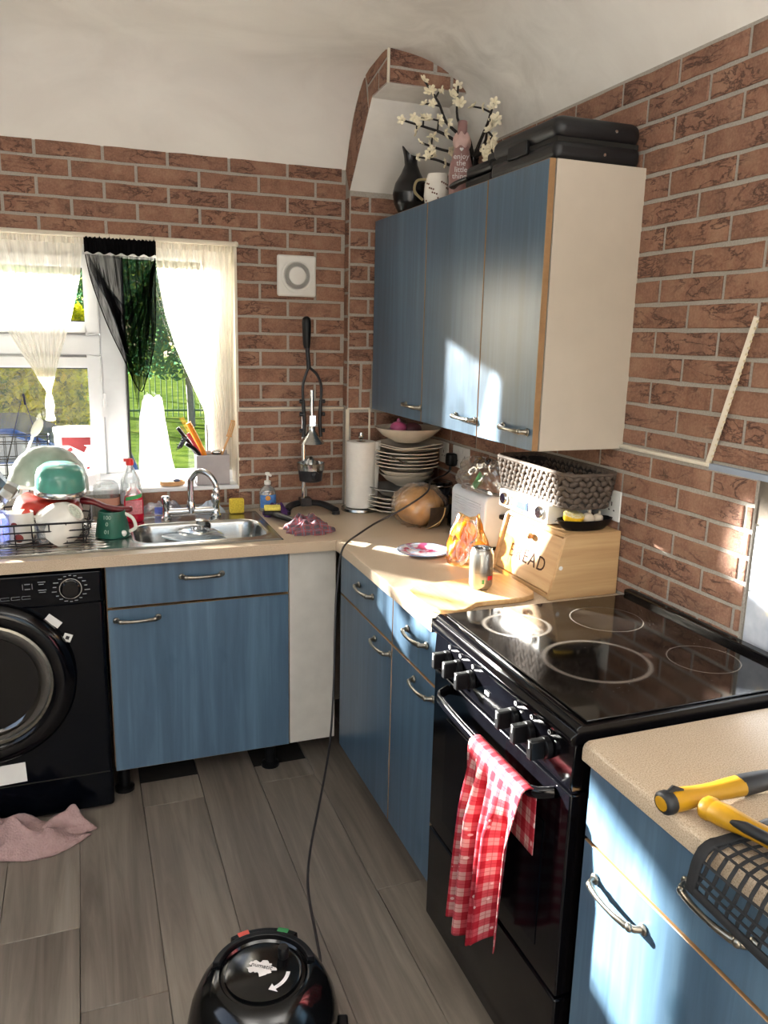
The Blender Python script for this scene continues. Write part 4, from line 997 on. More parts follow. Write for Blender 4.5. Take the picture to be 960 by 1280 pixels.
utensil('spatula', 'red spatula handle just below the orange one in the grey caddy', 'utensil', [(-.945, .045, kz + .02), (-.975, .045, kz + .12), (-1.02, .043, kz + .205)], .007, REDS)
utensil('ladle', 'black ladle handle at the far left of the grey caddy', 'utensil', [(-.95, .07, kz + .02), (-.985, .07, kz + .12), (-1.055, .07, kz + .225)], .008, BLACKPL)
def bristles(t):
    m = MB()
    for k in range(60):
        a = random.uniform(-1.0, 1.0); b = random.uniform(0, 2 * PI); dv = Vector((-.5 + .3 * math.cos(b), .7 * math.sin(b), .2 * math.cos(b) - .1)).normalized()
        o = Vector((-1.035 + .01 * a, .035, kz + .168 + .018 * a)); e = o + dv * .026; m.tube([tuple(o), tuple(e)], .0012, 4)
    tag(m.build('bristles', plain('dark_bristle', '#2c2f36', .7), t), kind='stuff')
utensil('dish_brush', 'dish brush with dark bristles hanging over the left of the grey caddy', 'brush', [(-.96, .035, kz + .03), (-.982, .035, kz + .125), (-1.03, .035, kz + .166)], .008, BLACKPL, bristles)
def prongs(t):
    m = MB()
    for q in (-1, 0, 1): m.tube([(-.858 + q * .007, .05, kz + .19), (-.838 + q * .008, .05, kz + .25)], .003, 6)
    m.tube([(-.868, .05, kz + .192), (-.847, .05, kz + .188)], .004, 6); m.tube([(-.850, .05, kz + .252), (-.827, .05, kz + .248)], .003, 6); m.build('slotted_head', WOODP, t)
utensil('slotted_spoon', 'wooden slotted spoon leaning right out of the grey caddy', 'utensil', [(-.91, .05, kz + .02), (-.885, .05, kz + .12), (-.856, .05, kz + .19)], .0045, WOODP, prongs)
def bowlhead(t): MB().ball((-.905, .06, kz + .124), .024, .012, .012, 12, 8).build('bowl', STEEL, t)
utensil('serving_spoon', 'steel serving spoon lying across the mouth of the grey caddy', 'utensil', [(-.90, .065, kz + .02), (-.90, .062, kz + .08), (-.902, .06, kz + .118)], .004, STEEL, bowlhead)
cd = (-1.085, -.008 + .03, zb)
t = thing('wooden_dish', 'small round wooden dish of oddments on the sill behind the tap', 'dish', cd)
MB().lathe([(.040, 0), (.048, .004), (.050, .018), (.047, .018), (.042, .008), (.0, .007)], cd, 28, cap=False, sy=.6).build('dish', WOODP, t, smooth=50)
m = MB(); m.ball((cd[0] + .018, cd[1], cd[2] + .018), .014, .010, .006, 10, 6); m.build('ring_holder', plain('navy_bits', '#26304a', .4), t)
t = thing('plastic_packet', 'clear plastic packet with a blue label lying behind the tap', 'packet', (-1.13, -.052, ZW))
MB().grid(rag((-1.135, -.050, ZW), .085, .032, .050, 31, 6), 50, 12, closed_u=True).build('film', clear('packet_film', '#eef0f8', .12, .6, .22, '#e8ecfa'), t, smooth=80)
MB().obox((-1.150, -.0845, ZW + .024), (.03, .002, .032), (.25, 0, 0)).build('label', plain('packet_blue', '#5f6fc4', .4, var=.3, scale=80), t)
tag(MB().grid(rag((-.955, -.055, ZW), .055, .030, .040, 33, 5), 44, 12, closed_u=True).build('wipes_packet', plain('pale_blue_packet', '#b9c6d6', .4, var=.2, scale=40), origin=(-.955, -.055, ZW), smooth=80), 'pale crumpled packet behind the right tap head', 'packet')
# folded wet things in the sink
SP = plain('blue_white_glaze', '#b9c8d4', .15, var=.2, scale=30)
t = thing('plate', 'pale blue patterned plate lying in the sink bowl', 'plate', (-1.05, -.39, HT - .13))
Mpl = Matrix.Translation((-1.055, -.385, HT - .030)) @ Matrix.Rotation(.10, 4, 'Y') @ Matrix.Rotation(-.12, 4, 'X')
MB().lathe([(.0, 0), (.06, .0), (.075, .006), (.115, .014), (.114, .018), (.074, .010), (.06, .004), (.0, .004)], (0, 0, 0), 40, Mpl, cap=False).build('disc', SP, t, smooth=50)
t = thing('bowl', 'pale bowl under the patterned plate in the sink', 'bowl', (-1.045, -.385, HT - .144))
MB().lathe([(.05, 0), (.06, .004), (.098, .075), (.102, .094), (.099, .094), (.058, .010), (.0, .008)], (-1.045, -.375, HT - .1415), 32, cap=False).build('shell', PORCELAIN, t, smooth=50)
t = thing('lid_knob', 'steel glass-pan-lid knob on the plate in the sink', 'pan lid', (-1.04, -.36, HT - .035))
Ml = Matrix.Translation((-1.030, -.365, HT - .004)) @ Matrix.Rotation(.12, 4, 'Y')
MB().lathe([(.085, 0), (.08, .006), (.05, .016), (.0, .022)], (0, 0, 0), 36, Ml, cap=False).build('glass', clear('lid_glass', '#dfeef4', .03, 1.2), t)
MB().lathe([(.008, .02), (.008, .03), (.022, .034), (.024, .048), (.018, .052), (.0, .053)], (0, 0, 0), 24, Ml).build('knob', STEEL, t)
tag(MB().tube([(-.86, -.42, HT - .135), (-.835, -.30, HT - .04)], .004, 8).build('knife', STEEL, origin=(-.86, -.42, HT - .14)), 'steel knife leaning in the right end of the sink bowl', 'knife')
MB().ball((-.995, -.27, HT + .0), .015, .012, .015, 12, 8).build('plug', BLACKPL, sk)
MB().tube(spline([(-.995, -.27, HT + .008), (-.98, -.24, HT + .02), (-.97, -.20, HT + .015), (-.96, -.16, HT + .012)], 5), .0016, 6).build('plug_chain', CHROME, sk)

# ------------------------------------------------------------------ juicer, kitchen roll, plates
jx, jy = -.566, -.115
t = thing('citrus_press', 'tall manual citrus press with black lever and steel bell against the bricks', 'juicer', (jx, jy, ZW))
GREYM = plain('dark_hammertone', '#26272b', .4, .4, var=.3, scale=120)
m = MB()
m.tube(spline([(-.668, -.165, ZW + .016), (-.640, -.11, ZW + .022), (-.60, -.085, ZW + .026), (-.545, -.085, ZW + .026), (-.505, -.12, ZW + .024), (-.478, -.205, ZW + .016)], 5), .0155, 10, flat=.8)
m.box(jx - .032, jx + .01, jy - .01, jy + .035, ZW + .02, ZW + .052)
for e in ((-.668, -.165), (-.478, -.205)): m.lathe([(.016, 0), (.016, .012)], (e[0], e[1], ZW), 14)
m.build('base', GREYM, t, smooth=50, bevel=.0)
MB().lathe([(.0085, .05), (.0085, .40)], (-.585, jy + .01, ZW), 16).build('column', CHROME, t)
m = MB(); m.lathe([(.036, .122), (.045, .126), (.050, .168), (.046, .168), (.04, .13), (.0, .128)], (-.560, jy - .01, ZW), 32, cap=False); m.tube([(-.585, jy + .01, ZW + .15), (-.56, jy, ZW + .15)], .012, 8); m.build('cup_holder', GREYM, t, smooth=50)
m = MB(); m.lathe([(.050, .168), (.054, .170), (.055, .194), (.057, .198), (.053, .198), (.050, .176), (.0, .178)], (-.560, jy - .01, ZW), 36, cap=False); m.lathe([(.024, .178), (.020, .205), (.006, .222), (.0, .223)], (-.560, jy - .01, ZW), 16, cap=False); m.build('juice_cup', STEEL, t, smooth=50)
m = MB(); m.tube([(-.56, jy - .06, ZW + .158), (-.552, jy - .075, ZW + .152)], .015, 12); m.build('spout', GREYM, t)
m = MB(); m.lathe([(.050, .275), (.047, .282), (.022, .312), (.014, .325), (.014, .345), (.0, .346)], (-.556, jy - .01, ZW), 32, cap=False); m.build('press_bell', STEEL, t, smooth=45)
m = MB(); m.box(-.568, -.544, jy - .022, jy + .002, ZW + .345, ZW + .385); m.tube([(-.556, jy - .01, ZW + .34), (-.556, jy - .01, ZW + .485)], .0085, 12); m.build('ram', CHROME, t)
for s_ in (-1, 1):
    m = MB(); x0 = -.553 + s_ * .036; m.tube(spline([(x0, jy, ZW + .445), (x0 - .004 * s_, jy, ZW + .36), (x0 + .001, jy, ZW + .30)], 4), .0075, 8)
    for zz in (.44, .39, .325): m.lathe([(.008, -.006), (.008, .006)], (x0 + .009 * s_, jy - .004, ZW + zz), 10, Matrix.Rotation(PI / 2, 4, 'Y'))
    m.build('link_arm', GREYM, t, smooth=50)
    m = MB().tube(spline([(x0, jy, ZW + .44), (-.553 + s_ * .037, jy, ZW + .50), (-.556 + s_ * .022, jy, ZW + .545), (-.566, jy, ZW + .572)], 5), .0055, 8); m.build('yoke', GREYM, t)
MB().tube([(-.566, jy, ZW + .568), (-.572, jy, ZW + .64), (-.574, jy, ZW + .70)], [.009, .0085, .0085], 12).build('lever', GREYM, t)
MB().tube([(-.574, jy, ZW + .645), (-.575, jy, ZW + .66), (-.575, jy, ZW + .70), (-.5755, jy, ZW + .742), (-.576, jy, ZW + .758), (-.576, jy, ZW + .765)], [.011, .0145, .0165, .018, .015, .006], 16).build('grip', BLACKPL, t, smooth=60)

PAPER = plain('kitchen_paper', '#d8d5cf', .95, var=.03, scale=60, bump=.15)
kx, ky = -.358, -.150
t = thing('kitchen_roll_holder', 'steel kitchen-roll holder with round base and finial by the plates', 'holder', (kx, ky, ZW))
MB().lathe([(.076, 0), (.078, .003), (.076, .012), (.0, .014)], (kx, ky, ZW), 36, cap=False).build('base', STEEL, t)
m = MB(); m.lathe([(.006, .012), (.006, .292)], (kx, ky, ZW), 12); m.lathe([(.006, .29), (.010, .296), (.012, .306), (.008, .318), (.0, .322)], (kx, ky, ZW), 14, cap=False); m.build('rod', STEEL, t)
t = thing('kitchen_roll', 'white kitchen roll with a loose leaf, on its steel holder', 'kitchen roll', (kx, ky, ZW + .016))
MB().lathe([(.02, .0), (.058, .0), (.0585, .006), (.0585, .262), (.057, .266), (.02, .266)], (kx, ky, ZW + .016), 40, cap=False).build('roll', PAPER, t, smooth=40)
MB().lathe([(.021, .001), (.021, .265), (.018, .265), (.018, .001)], (kx, ky, ZW + .016), 24, cap=False).build('core', plain('cardboard', '#8f7358', .9), t)
MB().grid(lambda u, v: (kx + .0592 * math.cos(-.9 + .9 * u) + .020 * max(0, u - .4) * (1.6 - v), ky + .0592 * math.sin(-.9 + .9 * u) - .03 * max(0, u - .4), ZW + .018 + .262 * (1 - v) + .004 * u), 14, 8).build('loose_leaf', PAPER, t, smooth=60)

def plate_prof(R, h=.018): return [(.0, .0), (R * .58, .0), (R * .62, .003), (R * .72, h * .55), (R, h), (R * .995, h + .003), (R * .71, h * .55 + .004), (R * .58, .0045), (.0, .004)]
def bowl_prof(R, h): return [(.0, 0), (R * .42, 0), (R * .45, .004), (R * .75, h * .42), (R * .95, h * .86), (R, h), (R * .975, h), (R * .92, h * .84), (R * .72, h * .44), (R * .42, .008), (.0, .007)]
GREYGL = plain('grey_glaze', '#8d8a84', .2, var=.06)
def dish_obj(name, label, cat, prof, c, mat, tilt=(0, 0), group=None, n=44):
    m = MB(); m.lathe(prof, (0, 0, 0), n, cap=False); o = m.build(name, mat, origin=(0, 0, 0), smooth=50)
    o.location = c; o.rotation_euler = (tilt[0], tilt[1], 0); return tag(o, label, cat, group)
pz = ZW; first = None
px, py = -.226, -.205
lab = ['bottom plate', 'second plate', 'third plate', 'fourth plate']
for k in range(4):
    dish_obj('plate', ['lowest cream dinner plate at the foot of the corner stack', 'second cream dinner plate up from the worktop in the corner stack', 'third cream dinner plate up from the worktop in the corner stack', 'fourth dinner plate up, top of the lower pile in the corner stack'][k], 'plate', plate_prof(.118), (px + (.006 * (k % 2)), py, pz + .0165 * k), PORCELAIN, group='dinner plates low in the corner stack')
pz += .0165 * 3 + .0075
dish_obj('serving_plate', 'larger grey-cream plate with raised rim between the low plates and the bowls', 'plate', plate_prof(.122, .03), (px + .012, py, pz + .012), GREYGL, (0, .02)); pz += .036
bx = -.178
for k in range(2):
    dish_obj('cereal_bowl', ['lower of two shallow cream bowls in the corner stack', 'upper of two shallow cream bowls in the corner stack'][k], 'bowl', bowl_prof(.112, .05), (bx, py, pz + .014 + .016 * k), PORCELAIN, group='shallow bowls in the corner stack')
pz += .014 + .016 + .054
for k in range(5):
    dish_obj('plate', ['lowest of the five large plates resting on the bowls', 'second of the five large plates above the bowls, counted from below', 'middle one of the five large plates above the bowls', 'fourth of the five large plates above the bowls, counted from below', 'topmost of the five large plates above the bowls'][k], 'plate', plate_prof(.130), (bx, py, pz - .004 + .0140 * k), PORCELAIN, group='five large plates above the bowls')
pz += .0140 * 4 + .013
SQ = lambda R: [(R * 1.0, 0)]
def square_plate(c, R, label, tilt):
    m = MB()
    def f(u, v):
        a = 2 * PI * u; e = 4.5; s = R / ((abs(math.cos(a)) ** e + abs(math.sin(a)) ** e) ** (1 / e))
        rr = [0, .6, .68, 1.0, 1.0, .7, .6, .0][min(7, round(v * 7))] * s; zz = [.0, .0, .003, .017, .0205, .008, .005, .004][min(7, round(v * 7))]
        return (rr * math.cos(a), rr * math.sin(a), zz)
    m.grid(f, 44, 7, closed_u=True); o = m.build('square_plate', PORCELAIN, smooth=50); o.location = c; o.rotation_euler = tilt
    return tag(o, label, 'plate', 'square plates under the big bowl')
square_plate((bx + .006, py, pz + .002), .113, 'lower square cream plate under the big bowl', (0, 0, .2))
square_plate((bx + .010, py, pz + .016), .113, 'upper square cream plate directly under the big bowl', (.03, -.06, .3)); pz += .036
dish_obj('serving_bowl', 'wide cream bowl on top of the corner stack, under the wall cabinet', 'bowl', bowl_prof(.135, .058), (bx, py, pz + .002), PORCELAIN)
tag(MB().ball((bx - .055, py - .035, pz + .062), .034, .032, .026, 16, 10).ball((bx - .055, py - .035, pz + .088), .008, .008, .012, 8, 6).build('red_onion', plain('pink_onion', '#b0527f', .35, var=.2), origin=(bx - .055, py - .035, pz + .04)), 'pink onion in the wide bowl on top of the stack', 'onion')
tag(MB().ball((bx + .005, py - .035, pz + .056), .038, .034, .026, 16, 10).build('shallot', plain('dark_plum', '#572f3a', .5, var=.2), origin=(bx, py - .03, pz + .03)), 'dark plum-coloured onion beside the pink one in the top bowl', 'onion')
tag(MB().tube([(-.296, -.33, pz - .036), (-.250, -.338, pz - .062), (-.19, -.30, pz - .066)], .0035, 6).build('fork', STEEL, origin=(-.25, -.33, pz - .06)), 'dark fork handle sticking out between the square plates and the top bowl', 'fork')

# canister, jar of lemons, bagged loaf, toaster
cx_, cy_ = -.100, -.345
t = thing('canister', 'dark glass canister with a black lid and silver rim behind the bagged loaf', 'canister', (cx_, cy_, ZW))
MB().lathe([(.046, 0), (.05, .004), (.05, .118), (.048, .122), (.0, .123)], (cx_, cy_, ZW), 28, cap=False).build('body', plain('dark_glass', '#1b2028', .1), t)
MB().lathe([(.056, .122), (.058, .126), (.058, .138), (.052, .143), (.0, .145)], (cx_, cy_, ZW), 32, cap=False).build('lid', BLACKGLOSS, t)
MB().lathe([(.0583, .126), (.0590, .129), (.0583, .132)], (cx_, cy_, ZW), 32, cap=False).build('silver_rim', STEEL, t)
jx_, jy_ = -.085, -.525
t = thing('glass_jar', 'tall dark glass jar of lemons between the bagged loaf and the toaster', 'jar', (jx_, jy_, ZW))
MB().lathe([(.046, 0), (.050, .004), (.050, .118), (.047, .118), (.046, .006), (.0, .005)], (jx_, jy_, ZW), 28, cap=False).build('body', clear('smoked_glass', '#b5b2a8', .03, .9), t)
LEMON = plain('lemon_peel', '#d9a52a', .45, var=.12, scale=140, bump=.2)
for k, (ox, oz) in enumerate(((-.006, .040), (.006, .090))):
    tag(MB().ball((jx_ + ox, jy_, ZW + oz), .035, .035, .027, 16, 10).build('lemon', LEMON, origin=(jx_, jy_, ZW + oz)), ['lower lemon inside the dark glass jar by the toaster', 'upper lemon inside the dark glass jar by the toaster'][k], 'lemon', 'lemons in the glass jar')
CRUST = plain('bread_crust', '#b98d55', .85, var=.38, scale=16, bump=.5); CRUMB = plain('bread_crumb', '#c9a970', .9, var=.15, scale=60)
lx, ly = -.235, -.475
t = thing('bagged_loaf', 'round brown loaf in a clear twisted bag beside the plates', 'bread', (lx, ly, ZW))
def loaf(u, v):
    a = 2 * PI * u; b = PI * (v - .5); n = 1 + .04 * math.sin(5 * a + 8 * v)
    return (lx + .095 * n * math.cos(b) * math.cos(a), ly + .075 * n * math.cos(b) * math.sin(a), ZW + .076 + .070 * math.sin(b) * (1 + .05 * math.sin(3 * a)))
MB().grid(loaf, 36, 18, closed_u=True).build('loaf', CRUST, t, smooth=80)
def bagf(u, v):
    a = 2 * PI * u; b = PI * (v - .5); n = 1 + .06 * math.sin(7 * a + 9 * v) + .05 * math.sin(15 * a - 16 * v) + .03 * math.sin(23 * a + 31 * v)
    return (lx + .105 * n * math.cos(b) * math.cos(a), ly + .086 * n * math.cos(b) * math.sin(a), max(ZW + .0015, ZW + .077 + .081 * n * math.sin(b)))
MB().grid(bagf, 60, 26, closed_u=True).build('film', FILM, t, smooth=80)
def patch(c, r0, a0, a1, b0, b1, sc): return lambda u, v: (lx + .121 * math.cos(lerp(b0, b1, v)) * math.cos(lerp(a0, a1, u)), ly + .100 * math.cos(lerp(b0, b1, v)) * math.sin(lerp(a0, a1, u)), max(ZW + .001, ZW + .077 + .092 * math.sin(lerp(b0, b1, v))))
MB().grid(patch(0, 0, -1.55, .1, -.95, .12, 1), 20, 12).build('dark_label', plain('dark_label', '#3a3027', .3, var=.3, scale=70), t, smooth=80)
m = MB()
for a0, b0 in ((-.95, .05), (-1.35, -1.0), (-.62, -.95)): m.tube([tuple(Vector(patch(0, 0, q, q, r_, r_, 1)(0, 0)) * 1.0) for q, r_ in ((-.98, -.52), ((a0 - .98) / 2, (b0 - .52) / 2), (a0, b0))], .0035, 6)
m.build('twist_tie', plain('straw_tie', '#c9ad7a', .8), t)
# toaster
tx0, tx1, ty0, ty1 = -.175, -.035, -.885, -.628
t = thing('toaster', 'pale blue-white ribbed toaster against the right wall, next to the bread bin', 'toaster', (-.105, -.755, ZW))
TOAST = plain('pale_toaster', '#bcc4cf', .35, var=.03)
m = MB(); rr = .022
prof = [(tx0, .012), (tx0, .165)] + [(tx0 + rr - rr * math.cos(a), .165 + rr * math.sin(a)) for a in (.5, 1.0, 1.57)] + [(tx1 - rr + rr * math.sin(a), .165 + rr * math.cos(a)) for a in (0, .6, 1.1)] + [(tx1, .16), (tx1, .012)]
m.prism([(x, ZW + z) for x, z in prof], ty0, ty1, 'y'); m.build('body', TOAST, t, bevel=.007, seg=3)
m = MB()
for k in range(13): m.tube([(tx0 - .0005, ty0 + .03, ZW + .045 + k * .009), (tx0 - .0005, ty1 - .03, ZW + .045 + k * .009)], .0022, 6)
tag(m.build('rib', TOAST, t), kind='stuff')
m = MB().box(tx0 + .006, tx1 - .006, ty0 + .01, ty1 - .01, ZW, ZW + .012); m.build('base', BLACKPL, t)
m = MB(); m.box(-.135, -.112, ty0 + .03, ty1 - .03, ZW + .1872, ZW + .1885); m.box(-.098, -.075, ty0 + .03, ty1 - .03, ZW + .1872, ZW + .1885); tag(m.build('slot', DARK, t), kind='stuff')
MB().box(-.122, -.09, ty0 - .02, ty0 - .0005, ZW + .11, ZW + .125).build('lever', BLACKPL, t, bevel=.003)
# bread in clear bag on the toaster
bz = ZW + .19
t = thing('bread_bag', 'clear bag of bread with green print, slumped across the toaster top', 'bread', (-.11, -.74, bz))
MB().grid(crumple((-.10, -.78, bz + .005), .055, .115, .058, 21, top=.75), 36, 12, closed_u=True).build('bread', plain('brown_bread', '#8f5f3c', .85, var=.25, scale=30), t, smooth=80)
MB().grid(lambda u, v: (lambda p: (p[0], p[1], max(p[2], bz + .001)))(crumple((-.11, -.765, bz + .001), .078, .20, .092, 5, top=.62)(u, v)), 64, 20, closed_u=True).build('film', clear('crinkled_film', '#f2efe9', .10, .5, .12, '#ffffff', .6), t, smooth=80)
m = MB(); m.grid(lambda u, v: (-.187 + .028 * v, -.80 - .045 * u, bz + .018 + .045 * v + .006 * math.sin(7 * u)), 6, 4); m.build('green_print', plain('green_print', '#4fa45c', .5, var=.3, scale=90), t, smooth=80)
# orange bag
t = thing('fruit_bag', 'clear bag of orange fruit glowing in the sun, beside the bread bin', 'bag', (-.285, -.985, ZW))
OR = plain('orange_peel', '#d08410', .5, var=.1, scale=160, bump=.2)
for k, (ox, oy, oz) in enumerate(((-.022, .012, .036), (.030, -.022, .036), (.004, .018, .092))):
    tag(MB().ball((-.285 + ox, -.985 + oy, ZW + oz + .002), .034, nu=18, nv=12).build('orange', OR, origin=(-.285 + ox, -.985 + oy, ZW + oz - .03)), ['left orange at the bottom of the clear bag', 'right orange at the bottom of the clear bag', 'top orange in the clear bag by the bread bin'][k], 'orange', 'oranges in the clear bag')
MB().grid(crumple((-.283, -.985, ZW + .001), .074, .066, .150, 11, top=.45), 48, 18, closed_u=True).build('film', clear('amber_film', '#f8dca4', .12, .5, .0, fres=.45), t, smooth=80)

# plate, can, board
fl_ = NT('floral_plate'); vv = fl_.voro(fl_.pos(), 34); nn = fl_.noise(fl_.pos(), 40, 3)
cc_ = fl_.mix(fl_.ramp(nn, [(.42, (0, 0, 0, 1)), (.56, (1, 1, 1, 1))]), '#8fa3bd', '#c9cbd2'); cc_ = fl_.mix(fl_.ramp(fl_.noise(fl_.pos((1, 1, 1), (3, 1, 2)), 24, 3), [(.52, (0, 0, 0, 1)), (.60, (1, 1, 1, 1))]), cc_, '#a8476a'); fl_.set(cc_, .18)
t = thing('side_plate', 'blue and pink floral side plate lying flat on the right worktop', 'plate', (-.375, -.845, ZW))
MB().lathe(plate_prof(.086, .010), (-.375, -.845, ZW), 44, cap=False).build('disc', fl_.m, t, smooth=50)
MB().lathe([(.0855, .0098), (.0872, .0115), (.0855, .0136)], (-.375, -.845, ZW), 44, cap=False).build('rim', plain('blue_rim', '#5f7d9e', .2), t)
BOARD = wood_mat('bamboo_board', '#b58a58', '#c89f6c', '#d8b585', 'y', .45, knots=False, scale=2.2)
poly = [(-.588, -1.235), (-.592, -1.30), (-.585, -1.375), (-.57, -1.41), (-.54, -1.428), (-.505, -1.425), (-.478, -1.405), (-.455, -1.388), (-.42, -1.384), (-.36, -1.388), (-.31, -1.386), (-.272, -1.372), (-.256, -1.345), (-.25, -1.30), (-.25, -1.20), (-.262, -1.176), (-.29, -1.168), (-.45, -1.185), (-.56, -1.205)]
tag(MB().prism(poly, ZW, ZW + .014, 'z').build('chopping_board', BOARD, origin=(-.42, -1.3, ZW), bevel=.003), 'wavy-edged bamboo chopping board at the cooker end of the worktop', 'board')
ax, ay, az = -.386, -1.275, ZW + .0145
t = thing('drink_can', 'opened silver drink can standing on the bamboo board', 'can', (ax, ay, az))
ALU = plain('can_aluminium', '#a9a49c', .3, .9, var=.05)
MB().lathe([(.024, 0), (.031, .008), (.033, .014), (.033, .100), (.030, .108), (.027, .113)], (ax, ay, az), 36, cap=False).build('body', ALU, t, smooth=50)
MB().lathe([(.027, .113), (.0285, .115), (.0275, .117), (.025, .1165), (.0245, .112), (.0, .112)], (ax, ay, az), 36, cap=False).build('lid', STEEL, t)
m = MB(); m.ball((ax, ay + .004, az + .114), .008, .012, .0012, 12, 6); m.build('ring_pull', STEEL, t)
m = MB(); m.ball((ax, ay - .013, az + .1128), .010, .006, .0006, 12, 6); m.build('mouth', DARK, t)
wrap = lambda a0, a1, z0_, z1_: (lambda u, v: (ax + .0334 * math.cos(lerp(a0, a1, u)), ay + .0334 * math.sin(lerp(a0, a1, u)), az + lerp(z0_, z1_, v)))
MB().grid(wrap(-1.45, -.85, .030, .042), 8, 1).build('red_print', REDPRINT, t)
MB().grid(wrap(-2.6, -1.6, .050, .051), 8, 1).build('grey_print', plain('grey_print', '#6f6a66', .5), t)
MB().grid(wrap(-1.95, -1.75, .020, .032), 4, 1).build('green_mark', plain('green_mark', '#3f8f4a', .5), t)

# ------------------------------------------------------------------ bread bin with what stands on it
OAKX = wood_mat('oak_end_veneer', '#a88358', '#bc986b', '#cba97c', 'x', .5, knots=False, scale=1.6)
OAK = wood_mat('oak_veneer', '#a88358', '#bc986b', '#cba97c', 'y', .5, knots=False, scale=1.6)
bx0, bx1, by0, by1, bzt = -.237, -.018, -1.395, -1.062, ZW + .182
t = thing('bread_bin', 'oak bread bin with sloping lettered front, beside the cooker', 'bread bin', ((bx0 + bx1) / 2, (by0 + by1) / 2, ZW))
prof = [(bx0, ZW), (bx0 - .002, ZW + .008), (bx0 + .036, ZW + .160)] + [(bx0 + .036 + .022 * (1 - math.cos(a)), ZW + .160 + .022 * math.sin(a)) for a in (.4, .8, 1.2, 1.57)] + [(bx1, bzt), (bx1, ZW)]
for (ya, yb) in ((by0, by0 + .012), (by1 - .012, by1)): MB().prism(prof, ya, yb, 'y').build('side_panel', OAKX, t, bevel=.002)
MB().box(bx0 + .045, bx1, by0 + .012, by1 - .012, bzt - .012, bzt).build('top_panel', OAK, t, bevel=.001)
MB().box(bx0 + .004, bx1, by0 + .012, by1 - .012, ZW, ZW + .012).build('bottom_panel', OAK, t)
MB().box(bx1 - .008, bx1, by0 + .012, by1 - .012, ZW + .012, bzt - .012).build('back_panel', OAK, t)
prof2 = [(bx0 + .008, ZW + .014), (bx0 + .046, ZW + .166), (bx0 + .058, ZW + .166), (bx0 + .020, ZW + .014)]
fl2 = MB().prism(prof2, by0 + .014, by1 - .014, 'y').build('flap', OAK, t, bevel=.0015)
slope = Vector((.038, 0, .152)).normalized(); nrm = Vector((-.152, 0, .038)).normalized()
def on_flap(yc, s, lift=.0006): return Vector((bx0 + .008, yc, ZW + .014)) + slope * s + nrm * lift
text('carved_letters', 'BREAD', .058, plain('carved_brown', '#3f2413', .9), frame(tuple(on_flap(-1.228, .064)), (0, -1, 0), tuple(slope)), fl2, spacing=1.18)
MB().ball(tuple(on_flap(-1.228, .128, .010)), .011, .011, .010, 14, 10).ball(tuple(on_flap(-1.228, .128, .002)), .006, .006, .008, 10, 6).build('knob', plain('turned_knob', '#a8774a', .5), fl2)
MB().lathe([(.006, -.001), (.006, .0006), (.0, .0006)], (bx0 + .03, by0 - .0005, ZW + .09), 12, Mx).build('screw_cap', CARD, t)
# radio
rx0, rx1, ry0, ry1, rz = -.192, -.045, -1.292, -1.006, bzt + .001
t = thing('radio', 'white kitchen radio with blue display and two round knobs, on the bread bin', 'radio', ((rx0 + rx1) / 2, (ry0 + ry1) / 2, rz))
MB().box(rx0, rx1, ry0, ry1, rz + .004, rz + .058).build('case', WHITEPL, t, bevel=.005, seg=3)
for fy in (ry0 + .03, ry1 - .03): MB().box(rx0 + .01, rx1 - .01, fy - .012, fy + .012, rz, rz + .005).build('foot', RUBBER, t)
MB().box(rx0 - .002, rx0 + .001, -1.184, -1.118, rz + .018, rz + .046).build('display_bezel', plain('bezel', '#3a4150', .2), t, bevel=.001)
scr = NT('lit_blue_display'); scr.set('#3f6fd0', .2); scr.b.inputs['Emission Color'].default_value = srgb('#4f86f0'); scr.b.inputs['Emission Strength'].default_value = .35
MB().box(rx0 - .003, rx0 - .0018, -1.176, -1.126, rz + .023, rz + .041).build('display', scr.m, t)
for yk in (-1.045, -1.252): 
    m = MB(); m.lathe([(.019, 0), (.018, .008), (.016, .010), (.0, .010)], (rx0 - .0005, yk, rz + .032), 24, Matrix.Rotation(-PI / 2, 4, 'Y'), cap=False); m.build('knob', CHROME, t, smooth=40)
m = MB()
for k, (yb_, zb_) in enumerate(((-1.085, .022), (-1.085, .042), (-1.205, .022), (-1.205, .042), (-1.15, .012))): m.lathe([(.0045, 0), (.004, .002), (.0, .002)], (rx0 - .0005, yb_, rz + zb_), 10, Matrix.Rotation(-PI / 2, 4, 'Y'), cap=False)
tag(m.build('button', PEWTER, t), kind='stuff')
